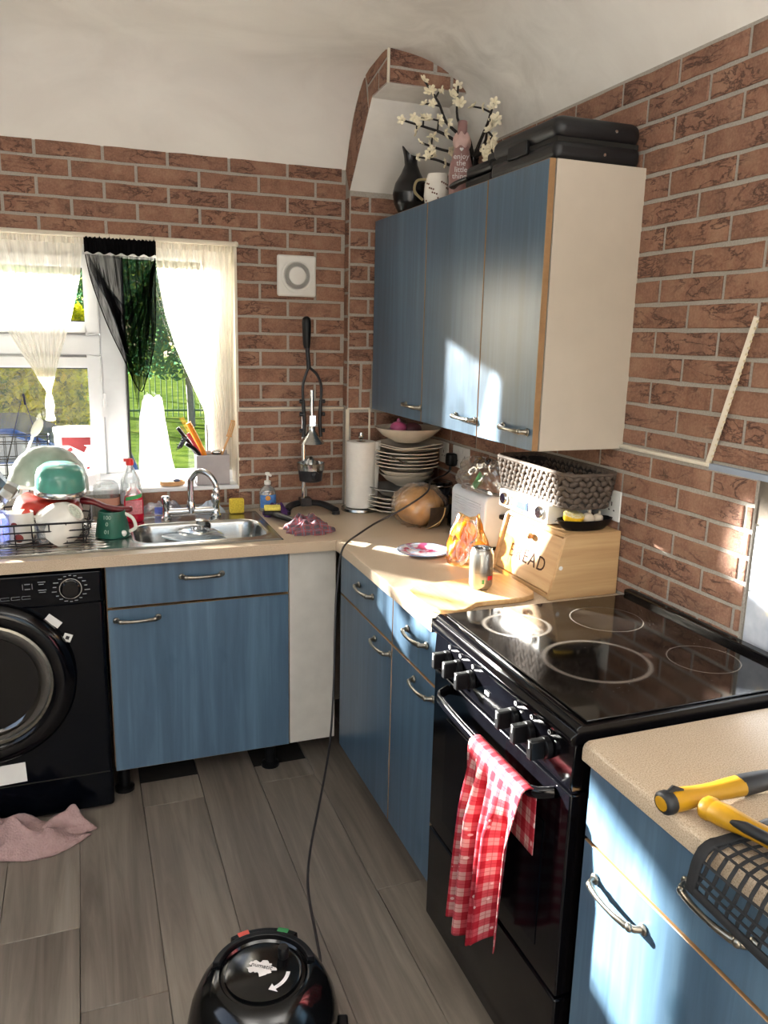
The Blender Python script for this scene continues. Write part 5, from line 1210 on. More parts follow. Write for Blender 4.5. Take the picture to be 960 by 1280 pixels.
# woven basket on the radio
gx0, gx1, gy0, gy1, gz = -.185, -.022, -1.375, -.955, rz + .0590
t = thing('woven_basket', 'dark grey-brown woven seagrass basket on top of the radio', 'basket', ((gx0 + gx1) / 2, (gy0 + gy1) / 2, gz))
SEA = NT('seagrass'); sn = SEA.noise(SEA.pos((90, 90, 40)), 1, 3); so_ = SEA.noise(SEA.pos(), 30, 2)
SEA.set(SEA.mix(sn, SEA.mix(so_, '#1e1916', '#3c312a'), '#65564a'), .75)
def rrect(t_, x0, x1, y0, y1, r):
    w = x1 - x0 - 2 * r; h = y1 - y0 - 2 * r; P = 2 * (w + h) + 2 * PI * r; d = (t_ % 1) * P
    for seg, (L, fn) in enumerate(((w, lambda q: (x0 + r + q, y0, 0, -1)), (PI * r / 2, lambda q: (x1 - r + r * math.sin(q / r), y0 + r - r * math.cos(q / r), math.sin(q / r), -math.cos(q / r))), (h, lambda q: (x1, y0 + r + q, 1, 0)), (PI * r / 2, lambda q: (x1 - r + r * math.cos(q / r), y1 - r + r * math.sin(q / r), math.cos(q / r), math.sin(q / r))), (w, lambda q: (x1 - r - q, y1, 0, 1)), (PI * r / 2, lambda q: (x0 + r - r * math.sin(q / r), y1 - r + r * math.cos(q / r), -math.sin(q / r), math.cos(q / r))), (h, lambda q: (x0, y1 - r - q, -1, 0)), (PI * r / 2, lambda q: (x0 + r - r * math.cos(q / r), y0 + r - r * math.sin(q / r), -math.cos(q / r), -math.sin(q / r))))):
        if d <= L: return fn(d)
        d -= L
    return (x0 + r, y0, 0, -1)
m = MB(); N = 46
for row in range(6):
    f = row / 5; g = .010 * (1 - f); z = gz + .010 + row * .0158
    for k in range(N):
        x, y, nx_, ny_ = rrect((k + .5 * (row % 2)) / N, gx0 + g, gx1 - g, gy0 + g, gy1 - g, .04)
        ta = math.atan2(ny_, nx_)
        m.ball((x, y, z), .0075, .0158, .0088, 7, 5, M=Matrix.Rotation(ta, 4, 'Z') @ Matrix.Rotation(.55 if k % 2 else -.55, 4, 'X'))
tag(m.build('weave', SEA.m, t, smooth=80), kind='stuff')
m = MB(); m.tube([rrect(k / 60, gx0 - .002, gx1 + .002, gy0 - .002, gy1 + .002, .042)[:2] + (gz + .096,) for k in range(60)], .006, 8, closed=True); m.build('rim', SEA.m, t)
m = MB(); m.tube([rrect(k / 40, gx0 + .008, gx1 - .008, gy0 + .008, gy1 - .008, .04)[:2] + (gz + .004,) for k in range(40)], .004, 6, closed=True); m.prism([rrect(k / 40, gx0 + .01, gx1 - .01, gy0 + .01, gy1 - .01, .04)[:2] for k in range(40)], gz, gz + .006, 'z'); m.build('bottom', SEA.m, t)
m = MB(); m.grid(lambda u, v: rrect(u, gx0 + .006, gx1 - .006, gy0 + .006, gy1 - .006, .04)[:2] + (gz + .006 + .084 * v,), 60, 2, closed_u=True); m.build('lining', plain('dark_weave', '#231d1a', .9), t)
# tray with lemon half and garlic
tz = bzt + .001; cxx, cyy = -.105, -1.343
t = thing('oval_tray', 'black boat-shaped tray at the near end of the bread bin top', 'tray', (cxx, cyy, tz))
MB().lathe([(.0, 0), (.07, 0), (.086, .012), (.098, .030), (.094, .030), (.082, .013), (.068, .005), (.0, .004)], (cxx, cyy, tz), 36, sx=.90, sy=.42, cap=False).build('tray', BLACKPL, t, smooth=50)
MB().ball((-.193, -1.345, tz + .026), .012, .006, .004, 10, 6).build('spoon_tip', STEEL, t)
t = thing('lemon', 'cut half lemon in the black tray on the bread bin', 'lemon', (-.143, -1.345, tz + .006))
LQ = Matrix.Translation((-.143, -1.345, tz + .040)) @ Matrix.Rotation(.25, 4, 'X')
MB().lathe([(.0, -.030), (.018, -.026), (.027, -.014), (.029, .002), (.028, .004)], (0, 0, 0), 28, LQ, cap=False).build('peel', plain('lemon_yellow', '#e0b21e', .4, var=.1, scale=150, bump=.2), t, smooth=60)
lm = NT('lemon_flesh'); lm.set(lm.ramp(lm.noise(lm.pos(), 160, 2), [(.35, '#e8cf6a'), (.6, '#f4ead0')]), .35)
MB().lathe([(.028, .004), (.024, .0045), (.0, .0035)], (0, 0, 0), 28, LQ, cap=False).build('flesh', lm.m, t)
GARL = plain('garlic_skin', '#cfc0ac', .6, var=.15, scale=50)
for k, (gx, gy, s) in enumerate(((-.098, -1.345, 1.0), (-.066, -1.348, .8))):
    tag(MB().ball((gx, gy, tz + .028), .020 * s, .018 * s, .018 * s, 14, 8).ball((gx + .004, gy, tz + .028 + .019 * s), .005 * s, .005 * s, .008, 8, 5).build('garlic_bulb', GARL, origin=(gx, gy, tz + .01)), ['larger garlic bulb beside the half lemon in the black tray', 'smaller garlic bulb at the wall end of the black tray'][k], 'garlic', 'garlic in the black tray')

# sockets and plugs on the right wall
def socket(label, yc, zc, w=.146, two=True):
    t = thing('socket', label, 'socket', (-.013, yc, zc)); x = -.0155
    MB().box(-.021, -.0158, yc - w / 2, yc + w / 2, zc - .043, zc + .043).build('plate', WHITEPL, t, bevel=.003)
    for sy in ((-.036, .036) if two else (0,)):
        m = MB()
        m.box(-.0214, -.0208, yc + sy - .002, yc + sy + .002, zc - .002, zc + .010); m.box(-.0214, -.0208, yc + sy - .014, yc + sy - .008, zc - .016, zc - .012); m.box(-.0214, -.0208, yc + sy + .008, yc + sy + .014, zc - .016, zc - .012)
        tag(m.build('pin_hole', BLACKPRINT, t), kind='stuff')
        MB().box(-.0235, -.0208, yc + sy * .45 - .005, yc + sy * .45 + .005, zc + .018, zc + .032).build('switch', WHITEPL, t, bevel=.001)
    return t
socket('double wall socket behind the woven basket, above the bread bin', -1.31, 1.147)
socket('double wall socket with a black plug, beneath the middle wall cabinet', -.375, 1.138)
socket('single blank-looking white socket plate nearest the plates', -.215, 1.138, .086, False)
t = thing('plug', 'black plug of the vacuum cable in the wall socket by the plates', 'plug', (-.05, -.338, 1.125))
m = MB(); m.box(-.062, -.0245, -.360, -.316, 1.100, 1.152); m.build('body', BLACKPL, t, bevel=.01, seg=3)
MB().tube([(-.045, -.338, 1.102), (-.047, -.338, 1.085)], .006, 8).build('strain_relief', BLACKPL, t)

# broken trim strip, bare board and tiles at the right
CAULK = plain('yellowed_trim', '#cdbf9f', .5, var=.15, scale=60)
m = MB(); d0 = Vector((-.004, -1.678, 1.318)); d1 = Vector((-.030, -1.800, 1.655))
m.tube([tuple(d0), tuple(lerp(d0, d1, .5)), tuple(d1)], [.009, .009, .008], 4, flat=1.0)
t = thing('loose_trim_strip', 'broken off-white trim strip leaning out from the brick wall above the cooker', 'trim strip', tuple(d0))
m.build('strip', WHITE_TRIM, t, smooth=20)
m = MB()
for k in range(24): p = lerp(d0, d1, (k + .5) / 24) + Vector((-.004, -.010, -.003)); m.obox(tuple(p), (.003, .004, .005), (.3, 0, 0))
tag(m.build('torn_glue', CAULK, t), kind='stuff')
struct(MB().box(-.006, 0, -2.6, -1.843, 1.206, 1.303).build('trim_11', plain('bare_board', '#6f665c', .9, var=.25, scale=30), smooth=0))
struct(MB().box(-.012, 0, -2.6, -1.69, 1.304, 1.318).build('trim_12', plain('blue_grey_ledge', '#8b97a8', .6)))
TILEM = NT('glazed_tile'); TILEM.set(TILEM.ramp(TILEM.noise(TILEM.pos(rnd=7), 18, 3), [(.4, '#aeb6c4'), (.62, '#c6ccd6'), (.72, '#e2dfd2')]), .15)
tb = struct(MB().box(-.003, 0, -2.6, -1.843, .90, 1.205).build('trim_13', plain('grout', '#b9b6ad', .9)))
for r_ in range(2):
    for c_ in range(5):
        za = 1.203 - (r_ + 1) * .151; ya = -1.845 - (c_ + 1) * .150
        m = MB().box(0, .006, 0, .1475, 0, .1485); o = m.build('tile', TILEM.m, tb, bevel=.0015)
        o.data.transform(WM(tb)); o.location = (-.0065, ya, za)

# ------------------------------------------------------------------ on top of the wall cabinets
ZC_ = WZT + .001
t = thing('jug', 'speckled black jug with pointed lip at the corner end of the cabinet tops', 'jug', (-.215, -.27, ZC_))
BLKG = NT('speckled_black_glaze'); bn = BLKG.voro(BLKG.pos(), 150); bz_ = BLKG.noise(BLKG.pos(), 8, 2)
BLKG.set(BLKG.mix(BLKG.math('MULTIPLY', BLKG.ramp(bn, [(.10, (1, 1, 1, 1)), (.2, (0, 0, 0, 1))]), BLKG.ramp(bz_, [(.45, (0, 0, 0, 1)), (.6, (.6, .6, .6, 1))])), '#0c0d10', '#8a8478'), .25)
gx_, gy_ = -.222, -.27
def jugf(u, v):
    pr = [(0, .030), (.03, .042), (.2, .060), (.38, .066), (.55, .057), (.72, .036), (.86, .024), (.93, .022), (1, .024)]
    a = 2 * PI * u; r = interp(v, pr); lip = max(0, v - .86) / .14
    return (gx_ + r * math.cos(a) - .012 * lip * max(0, -math.cos(a)) , gy_ + r * math.sin(a), ZC_ + .205 * v + lip * .035 * max(0, -math.cos(a)) ** 2)
MB().grid(jugf, 32, 36, closed_u=True).build('body', BLKG.m, t, smooth=70)
t = thing('mug', 'cream spotted mug-jug with handle to the left, on the cabinet tops', 'mug', (-.215, -.475, ZC_))
mx_, my_ = -.205, -.475
MB().lathe([(.034, 0), (.040, .006), (.046, .04), (.044, .08), (.036, .105), (.034, .112), (.032, .112), (.034, .10), (.042, .075), (.042, .02), (.0, .01)], (mx_, my_, ZC_), 32, cap=False).build('body', CERAMIC, t, smooth=60)
MB().tube(spline([(mx_ - .036, my_ + .015, ZC_ + .095), (mx_ - .066, my_ + .028, ZC_ + .09), (mx_ - .072, my_ + .03, ZC_ + .055), (mx_ - .044, my_ + .02, ZC_ + .028)], 5), .0045, 8).build('handle', plain('khaki_handle', '#8a7c5a', .4), t)
m = MB(); 
for k in range(26):
    a = -PI * .95 + (k * .618 % 1) * PI * .95; z = .022 + (k * .7548 % 1) * .068; r = interp(z, [(.006, .040), (.04, .0462), (.08, .0445), (.105, .0365)])
    m.ball((mx_ + r * math.cos(a), my_ + r * math.sin(a), ZC_ + z), .0032, .0032, .0032, 8, 5)
tag(m.build('spot', plain('brown_spot', '#6b4638', .5), t), kind='stuff')
t = thing('bottle', 'dusky pink bottle lettered in white with a heart, on the cabinet tops', 'bottle', (-.165, -.575, ZC_))
qx, qy = -.165, -.575
PINKB = plain('dusky_pink_glass', '#8f6c69', .28, var=.08)
MB().lathe([(.034, 0), (.038, .004), (.040, .10), (.038, .125), (.028, .165), (.019, .205), (.0165, .225), (.0175, .228), (.0165, .232), (.0165, .262), (.013, .266), (.0, .267)], (qx, qy, ZC_), 32, cap=False).build('glass', PINKB, t, smooth=60)
vd = Vector((-1.4019 - qx, -3.1757 - qy, 0)).normalized(); rd = Vector((-vd.y, vd.x, 0))
for k, w in enumerate(('enjoy', 'the', 'little', 'things')):
    text('lettering', w, .024, WHITEPRINT, frame((qx + vd.x * .0412, qy + vd.y * .0412, ZC_ + .147 - .0205 * k), tuple(rd), (0, 0, 1)), t)
hm = MB(); hp_ = []
for k in range(24):
    a = 2 * PI * k / 24; hp_.append((.0055 * 16 * math.sin(a) ** 3 / 16, .0055 * (13 * math.cos(a) - 5 * math.cos(2 * a) - 2 * math.cos(3 * a) - math.cos(4 * a)) / 16))
hm.M = frame((qx + vd.x * .0388, qy + vd.y * .0388, ZC_ + .170), tuple(rd), (0, 0, 1)); hm.prism([(u * 1.2, v * 1.2) for u, v in hp_], 0, .0008, 'z'); hm.M = Matrix.Identity(4)
hm.build('heart', WHITEPRINT, t)
BOW = plain('sheer_bow', '#c3a49d', .6, var=.1)
MB().grid(lambda u, v: (qx + (.019 + .012 * math.sin(PI * v)) * math.cos(2 * PI * u), qy + (.019 + .012 * math.sin(PI * v)) * math.sin(2 * PI * u), ZC_ + .175 + .05 * v + .006 * math.sin(5 * 2 * PI * u)), 24, 6, closed_u=True).build('ribbon', BOW, t, smooth=80)

# blossom branches in a dark vase
vx, vy = -.100, -.535
t = thing('blossom_branches', 'dark vase of black twigs with small cream blossoms on the cabinet tops', 'branches', (vx, vy, ZC_))
MB().lathe([(.03, 0), (.034, .004), (.038, .06), (.03, .11), (.018, .15), (.020, .165), (.017, .165), (.015, .15), (.0, .12)], (vx, vy, ZC_), 24, cap=False).build('vase', BLACKGLOSS, t, smooth=60)
TWIG = plain('black_twig', '#1d1713', .7, var=.3)
BLOS = plain('cream_blossom', '#e6dcc0', .6, var=.08)
hub = (-.100, -.535, ZC_ + .16)
B = [  # main branches: points in the room, side twigs
    ([hub, (-.112, -.515, 2.27), (-.150, -.50, 2.33), (-.152, -.50, 2.430)], [(-.142, -.50, 2.375), (-.172, -.5, 2.40)]),
    ([hub, (-.13, -.515, 2.26), (-.19, -.50, 2.312), (-.223, -.50, 2.371), (-.278, -.50, 2.433)], [(-.213, -.50, 2.411), (-.275, -.50, 2.360), (-.26, -.50, 2.40), (-.311, -.50, 2.314)]),
    ([hub, (-.135, -.515, 2.24), (-.20, -.50, 2.275), (-.258, -.50, 2.287), (-.354, -.50, 2.302)], [(-.219, -.50, 2.318), (-.30, -.5, 2.268), (-.274, -.5, 2.32)]),
    ([hub, (-.14, -.51, 2.215), (-.21, -.50, 2.225), (-.285, -.50, 2.239)], [(-.24, -.50, 2.262), (-.250, -.5, 2.205)]),
    ([hub, (-.15, -.505, 2.175), (-.224, -.50, 2.190), (-.292, -.50, 2.192)], [(-.24, -.5, 2.205)]),
    ([hub, (-.098, -.57, 2.24), (-.10, -.63, 2.29), (-.122, -.687, 2.300), (-.109, -.687, 2.338)], [(-.185, -.687, 2.318), (-.098, -.687, 2.288), (-.119, -.687, 2.272)]),
    ([hub, (-.095, -.58, 2.22), (-.11, -.64, 2.235), (-.130, -.687, 2.25), (-.110, -.687, 2.237)], [(-.140, -.687, 2.195), (-.116, -.687, 2.209)]),
    ([hub, (-.10, -.60, 2.205), (-.115, -.66, 2.165), (-.120, -.715, 2.175)], [(-.13, -.715, 2.195)]),
]
def blossom_mesh():
    m = MB()
    for k in range(5):
        a = 2 * PI * k / 5; m.ball((.0065 * math.cos(a), .0065 * math.sin(a), .002), .0062, .0042, .0016, 8, 4, M=Matrix.Rotation(a, 4, 'Z') @ Matrix.Rotation(-.45, 4, 'Y'))
    m.ball((0, 0, .002), .0022, nu=6, nv=4); return m.mesh('blossom', BLOS, smooth=70)
BME = blossom_mesh(); random.seed(5)
def blossom(p, parent):
    o = bpy.data.objects.new('blossom', BME); C.objects.link(o); o.parent = parent
    o.matrix_local = WM(parent).inverted() @ Matrix.Translation(p) @ Matrix.Rotation(random.uniform(0, 6), 4, 'Z') @ Matrix.Rotation(random.uniform(.6, 1.7), 4, 'X') @ Matrix.Scale(random.uniform(1.2, 1.75), 4)
for pts, tw in B:
    S = spline(pts, 5); m = MB(); m.tube(S, [lerp(.0065, .0032, i / (len(S) - 1)) for i in range(len(S))], 8)
    for e in tw:
        e = Vector(e); near = min(S[4:], key=lambda q: (q - e).length - .02 * (q.z < e.z)); m.tube([tuple(near), tuple(lerp(near, e, .5) + Vector((0, 0, .004))), tuple(e)], [.0034, .003, .0025], 6)
        blossom(e, t); blossom(lerp(near, e, .62) + Vector((.006, -.004, .004)), t)
    m.build('branch', TWIG, t, smooth=60)
    blossom(S[-1], t); blossom(S[-4] + Vector((-.005, -.006, .006)), t); blossom(S[len(S) // 2] + Vector((.004, -.008, -.002)), t)

# small black appliance
t = thing('sandwich_maker', 'small black sandwich maker with a hinged lid, beside the big black case', 'appliance', (-.16, -.83, ZC_))
m = MB(); m.box(-.235, -.07, -.93, -.755, ZC_ + .012, ZC_ + .045); m.build('base', BLACKPL, t, bevel=.01, seg=3)
m = MB(); m.box(-.235, -.07, -.93, -.755, ZC_ + .047, ZC_ + .082); m.build('lid', BLACKPL, t, bevel=.014, seg=3)
MB().box(-.20, -.12, -.90, -.83, ZC_ + .083, ZC_ + .112).build('clamp', BLACKPL, t, bevel=.008)
m = MB(); m.tube(spline([(-.225, -.765, ZC_ + .05), (-.235, -.70, ZC_ + .046), (-.235, -.665, ZC_ + .04)], 4), .013, 10, flat=.6); m.build('handle', BLACKPL, t)
for x, y in ((-.22, -.77), (-.09, -.77), (-.22, -.915), (-.09, -.915)): MB().lathe([(.008, 0), (.008, .013)], (x, y, ZC_), 10).build('foot', RUBBER, t)
# big black case
t = thing('tool_case', 'large black hard case with rounded corners lying on the cabinet end nearest the cooker', 'case', (-.145, -1.19, ZC_))
CASE = plain('black_case_plastic', '#0f1013', .45, var=.15)
cy0, cy1 = -1.335, -.985
MB().box(-.268, -.012, cy0, cy1, ZC_, ZC_ + .050).build('base', CASE, t, bevel=.018, seg=4)
MB().box(-.268, -.012, cy0, cy1, ZC_ + .051, ZC_ + .108).build('lid', CASE, t, bevel=.026, seg=4)
MB().box(-.262, -.02, cy0 + .006, cy1 - .006, ZC_ + .044, ZC_ + .056).build('seam', DARK, t)
for (x, z) in ((-.095, .080), (-.125, .022)): MB().lathe([(.0045, 0), (.004, .0012), (.0, .0014)], (x, cy0 - .0006, ZC_ + z), 10, Mx).build('screw', CHROME, t)
MB().box(-.276, -.266, -1.20, -1.10, ZC_ + .035, ZC_ + .07).build('latch', BLACKPL, t, bevel=.003)
MB().tube([(-.22, cy1 + .0, ZC_ + .07), (-.22, cy1 + .02, ZC_ + .085), (-.20, cy1 + .02, ZC_ + .12), (-.175, cy1 - .005, ZC_ + .122)], .006, 8).build('carry_handle', BLACKPL, t)

# ------------------------------------------------------------------ vacuum cleaner and its cable
ux, uy = -1.118, -1.795
t = thing('vacuum_cleaner', 'round black tub vacuum cleaner with domed lid standing on the floor', 'vacuum cleaner', (ux, uy, 0))
VACG = plain('vacuum_gloss_black', '#08090a', .13, var=.2)
MB().lathe([(.150, .035), (.163, .045), (.166, .12), (.164, .168), (.158, .174), (.0, .174)], (ux, uy, 0), 48, cap=True).build('tub', BLACKPL, t, smooth=50)
MB().lathe([(.166, .060), (.174, .064), (.175, .098), (.167, .102)], (ux, uy, 0), 48, cap=False).build('bumper', RUBBER, t)
MB().lathe([(.157, .175), (.157, .200), (.155, .215), (.147, .252), (.131, .288), (.110, .312), (.098, .319), (.090, .3205), (.086, .316), (.080, .3165), (.0, .318)], (ux, uy, 0), 56, cap=False).build('dome', VACG, t, smooth=40)
MB().lathe([(.0795, .3165), (.078, .3225), (.072, .3245), (.0, .3255)], (ux, uy, 0), 48, cap=False).build('top_disc', VACG, t, smooth=50)
# facing direction of the lid print (towards the camera side)
up_ = Vector((math.sin(math.radians(14)), math.cos(math.radians(14)), 0)); rt_ = Vector((up_.y, -up_.x, 0))
L = lambda a, b, z: (ux + rt_.x * a + up_.x * b, uy + rt_.y * a + up_.y * b, z)
m = MB(); blob = []
for k in range(40):
    a = 2 * PI * k / 40; r = 1 + .16 * math.sin(5 * a + 1) + .12 * math.sin(9 * a) + .08 * math.sin(14 * a + 2)
    blob.append((.027 * r * math.cos(a), .017 * r * math.sin(a) * (1.35 if math.sin(a) < 0 and k % 5 < 2 else 1)))
m.M = frame(L(-.004, .006, .3258), tuple(rt_ * .94 - up_ * .34), tuple(up_ + rt_ * .3)); m.prism(blob, 0, .0006, 'z'); m.M = Matrix.Identity(4)
m.build('sticker', plain('white_sticker', '#d3d2cf', .5, var=.08, scale=90), t)
text('lettering', 'numatic', .0145, BLACKPRINT, frame(L(-.003, .008, .3268), tuple(rt_ * .94 - up_ * .34), tuple(up_)), t)
m = MB(); inn = []; 
for k in range(9): a = math.radians(-62 + 55 * k / 8); inn.append((.047 * math.cos(a), .047 * math.sin(a)))
outn = [(x * 1.17, y * 1.17) for x, y in inn][::-1]
m.M = frame(L(0, -.004, .3256), tuple(rt_), tuple(up_)); m.add([(x, y, .0006) for x, y in inn + outn], [(k, k + 1, 16 - k, 17 - k) for k in range(8)]); 
a = math.radians(-62); m.add([(.039 * math.cos(a), .039 * math.sin(a), .0006), (.064 * math.cos(a), .064 * math.sin(a), .0006), (.050 * math.cos(a - .26), .050 * math.sin(a - .26), .0006)], [(0, 1, 2)]); m.M = Matrix.Identity(4)
m.build('arrow', WHITEPRINT, t)
MB().lathe([(.0105, 0), (.011, .010), (.012, .020), (.010, .025), (.0, .026)], L(.040, .032, .3245), 20, cap=False).build('knob', BLACKPL, t, smooth=50)
m = MB()
def arc_bar(r, a0, a1, z0, z1, w, n=20):
    pts = []
    vs = []; 
    for k in range(n + 1):
        a = lerp(a0, a1, k / n)
        for (rr_, zz) in ((r - w, z0 + .004), (r - w * .7, z1), (r + w * .7, z1 - .004), (r + w, z0 - .012)): vs.append(L(rr_ * math.cos(a), rr_ * math.sin(a), zz))
    fs = [(k * 4 + q, k * 4 + (q + 1) % 4, k * 4 + 4 + (q + 1) % 4, k * 4 + 4 + q) for k in range(n) for q in range(4)] + [(0, 1, 2, 3), (n * 4 + 3, n * 4 + 2, n * 4 + 1, n * 4)]
    return vs, fs
m.add(*arc_bar(.101, math.radians(14), math.radians(166), .306, .331, .011)); m.build('carry_handle', BLACKPL, t, smooth=30, bevel=.002)
m = MB(); m.add(*arc_bar(.124, math.radians(58), math.radians(124), .292, .318, .013, 12)); sw_ = m.build('switch_pod', BLACKPL, t, smooth=30, bevel=.002)
for (a, mt, nm) in ((112, plain('red_switch', '#c4493f', .35), 'red_switch'), (72, plain('green_lamp', '#2f7d4a', .35), 'green_switch')):
    an = math.radians(a); c = L(.124 * math.cos(an), .124 * math.sin(an), .3165); dirr = rt_ * (-math.sin(an)) + up_ * math.cos(an)
    m = MB(); m.M = frame(c, tuple(dirr), tuple(rt_ * math.cos(an) + up_ * math.sin(an))); m.box(-.012, .012, -.0065, .0065, -.001, .0025); m.M = Matrix.Identity(4); m.build(nm, mt, sw_)
for s_ in (-1, 1):
    m = MB(); c = L(s_ * .163, -.02, .150); m.M = frame(c, tuple(up_), (0, 0, 1)); m.box(-.03, .03, -.05, .045, -.012, .012); m.M = Matrix.Identity(4); m.build('clip', BLACKPL, t, bevel=.005)
for k in range(4):
    a = PI / 4 + k * PI / 2; c = L(.135 * math.cos(a), .135 * math.sin(a), .02)
    m = MB(); m.lathe([(.0, -.012), (.018, -.012), (.02, -.008), (.02, .008), (.018, .012), (.0, .012)], c, 16, Mx, cap=False); m.tube([c, (c[0], c[1], .05)], .008, 8); m.build('castor', RUBBER, t)
CAB = [(-.985, -1.708, .150), (-.957, -1.66, .172), (-.950, -1.60, .196), (-.93, -1.45, .217), (-.882, -1.30, .221), (-.812, -1.15, .264), (-.732, -.98, .342), (-.684, -.86, .472), (-.650, -.765, .709), (-.626, -.72, .829), (-.613, -.712, .892), (-.585, -.69, .915), (-.524, -.62, .921), (-.437, -.565, .945), (-.355, -.575, .985), (-.246, -.565, 1.045), (-.170, -.43, 1.062), (-.075, -.345, 1.066), (-.047, -.338, 1.083)]
tag(MB().tube(spline(CAB, 6), .0036, 8).build('power_cable', plain('dark_cable', '#1e1a1c', .45, var=.1), origin=(-.6, -.7, .9), smooth=80), 'thin dark vacuum cable looping from the floor over the worktop to the socket', 'cable')

# ------------------------------------------------------------------ towels
def gingham():
    t = NT('red_check_cotton'); u = t.pos((7.0, 14.0, 1), kind='uv'); s = t.n('ShaderNodeSeparateXYZ'); t.l(u, s.inputs[0])
    fx = t.math('GREATER_THAN', t.math('FRACT', s.outputs[0]), .5); fy = t.math('GREATER_THAN', t.math('FRACT', s.outputs[1]), .5)
    a = t.math('MULTIPLY', t.math('ADD', fx, fy), .5)
    c = t.ramp(a, [(.0, '#b08682'), (.5, '#a4424a'), (1.0, '#8e1c28')])
    lx = t.math('LESS_THAN', t.math('ABSOLUTE', t.math('SUBTRACT', t.math('FRACT', t.math('MULTIPLY', s.outputs[0], 2.0)), .5)), .05)
    ly = t.math('LESS_THAN', t.math('ABSOLUTE', t.math('SUBTRACT', t.math('FRACT', t.math('MULTIPLY', s.outputs[1], 2.0)), .5)), .05)
    c = t.mix(t.math('MULTIPLY', t.math('MAXIMUM', lx, ly), .45), c, '#7c1420')
    fl = t.voro(t.pos((11.5, 21, 1), (.3, .4, 0), kind='uv'), 1.0); dots = t.ramp(fl, [(.12, (1, 1, 1, 1)), (.16, (0, 0, 0, 1))])
    c = t.mix(t.math('MULTIPLY', dots, .45), c, '#e9d9d4')
    w = t.noise(t.pos((700, 700, 700)), 1, 2); t.bump(w, .25, .0006)
    return t.set(c, .95, Specular_IOR_Level=.12)
hx = -.650
def towel_f(y0t, y1t, y0b, y1b, zbot, nf, amp, ph, x0, back=.16):
    def f(u, v):
        # v<back: behind the bar; then over the top and down the front
        fold = folds(u, nf, amp, ph)
        if v < back: q = v / back; z = lerp(.62, .752, q); x = x0 + .017; return (x - .0 * fold, lerp(y0t, y1t, u), z)
        if v < back + .08:
            q = (v - back) / .08; a = PI * q; return (x0 - .0 + .017 * math.cos(a) , lerp(y0t, y1t, u), .753 + .014 * math.sin(a))
        q = (v - back - .08) / (1 - back - .08); e = max(0.0, q) ** .7
        y = lerp(lerp(y0t, y1t, u), lerp(y0b, y1b, u), e); zb_ = zbot + .018 * math.sin(9 * u + ph) + .115 * u ** 1.4
        return (x0 - .017 - .010 * e + fold * min(1, q * 3) , y + .25 * fold * e, lerp(.753, zb_, q))
    return f
tag(MB().grid(towel_f(-1.785, -2.005, -1.728, -1.985, .290, 2.6, .019, .4, hx), 76, 70).build('tea_towel', gingham(), origin=(hx, -1.88, .75), smooth=80, solid=.0018), 'red and white checked tea towel draped over the oven handle', 'tea towel')
PINKT = NT('pink_towelling'); pw_ = PINKT.voro(PINKT.pos((1, 1, 1)), 150); PINKT.bump(pw_, .7, .004); PINKT.set(PINKT.mix(PINKT.noise(PINKT.pos(), 40, 3), '#9a7d7c', '#b79b98'), .95)
def ftow(u, v):
    x = lerp(-1.88, -1.452, u); taper = 1 - .75 * max(0, (u - .5) / .5) ** 1.5
    y = -.690 + (lerp(-.775, -.592, v) + .690) * taper + .025 * math.sin(6 * u + .5) * (1 - v)
    edge = min(u, 1 - u, v, 1 - v)
    r = math.sin(9 * u + 6 * v + 1.2) * .5 + .5; r2 = math.sin(19 * u - 12 * v + 2) * .5 + .5; r3 = math.sin(14 * v + 5 * u + .6) * .5 + .5
    z = .003 + 1.45 * min(1, edge * 8) * (.006 + .045 * max(0, r) ** 2 * (1 - .4 * u) + .022 * r2 ** 2 + .030 * r3 ** 2 * (1 - .7 * u))
    return (x + .02 * math.sin(7 * v + 3 * u), min(y, -.588), z)
tag(MB().grid(ftow, 70, 40).build('floor_towel', PINKT.m, origin=(-1.65, -.67, 0), smooth=80, solid=.004), 'crumpled dusty pink towel on the floor before the washing machine', 'towel')

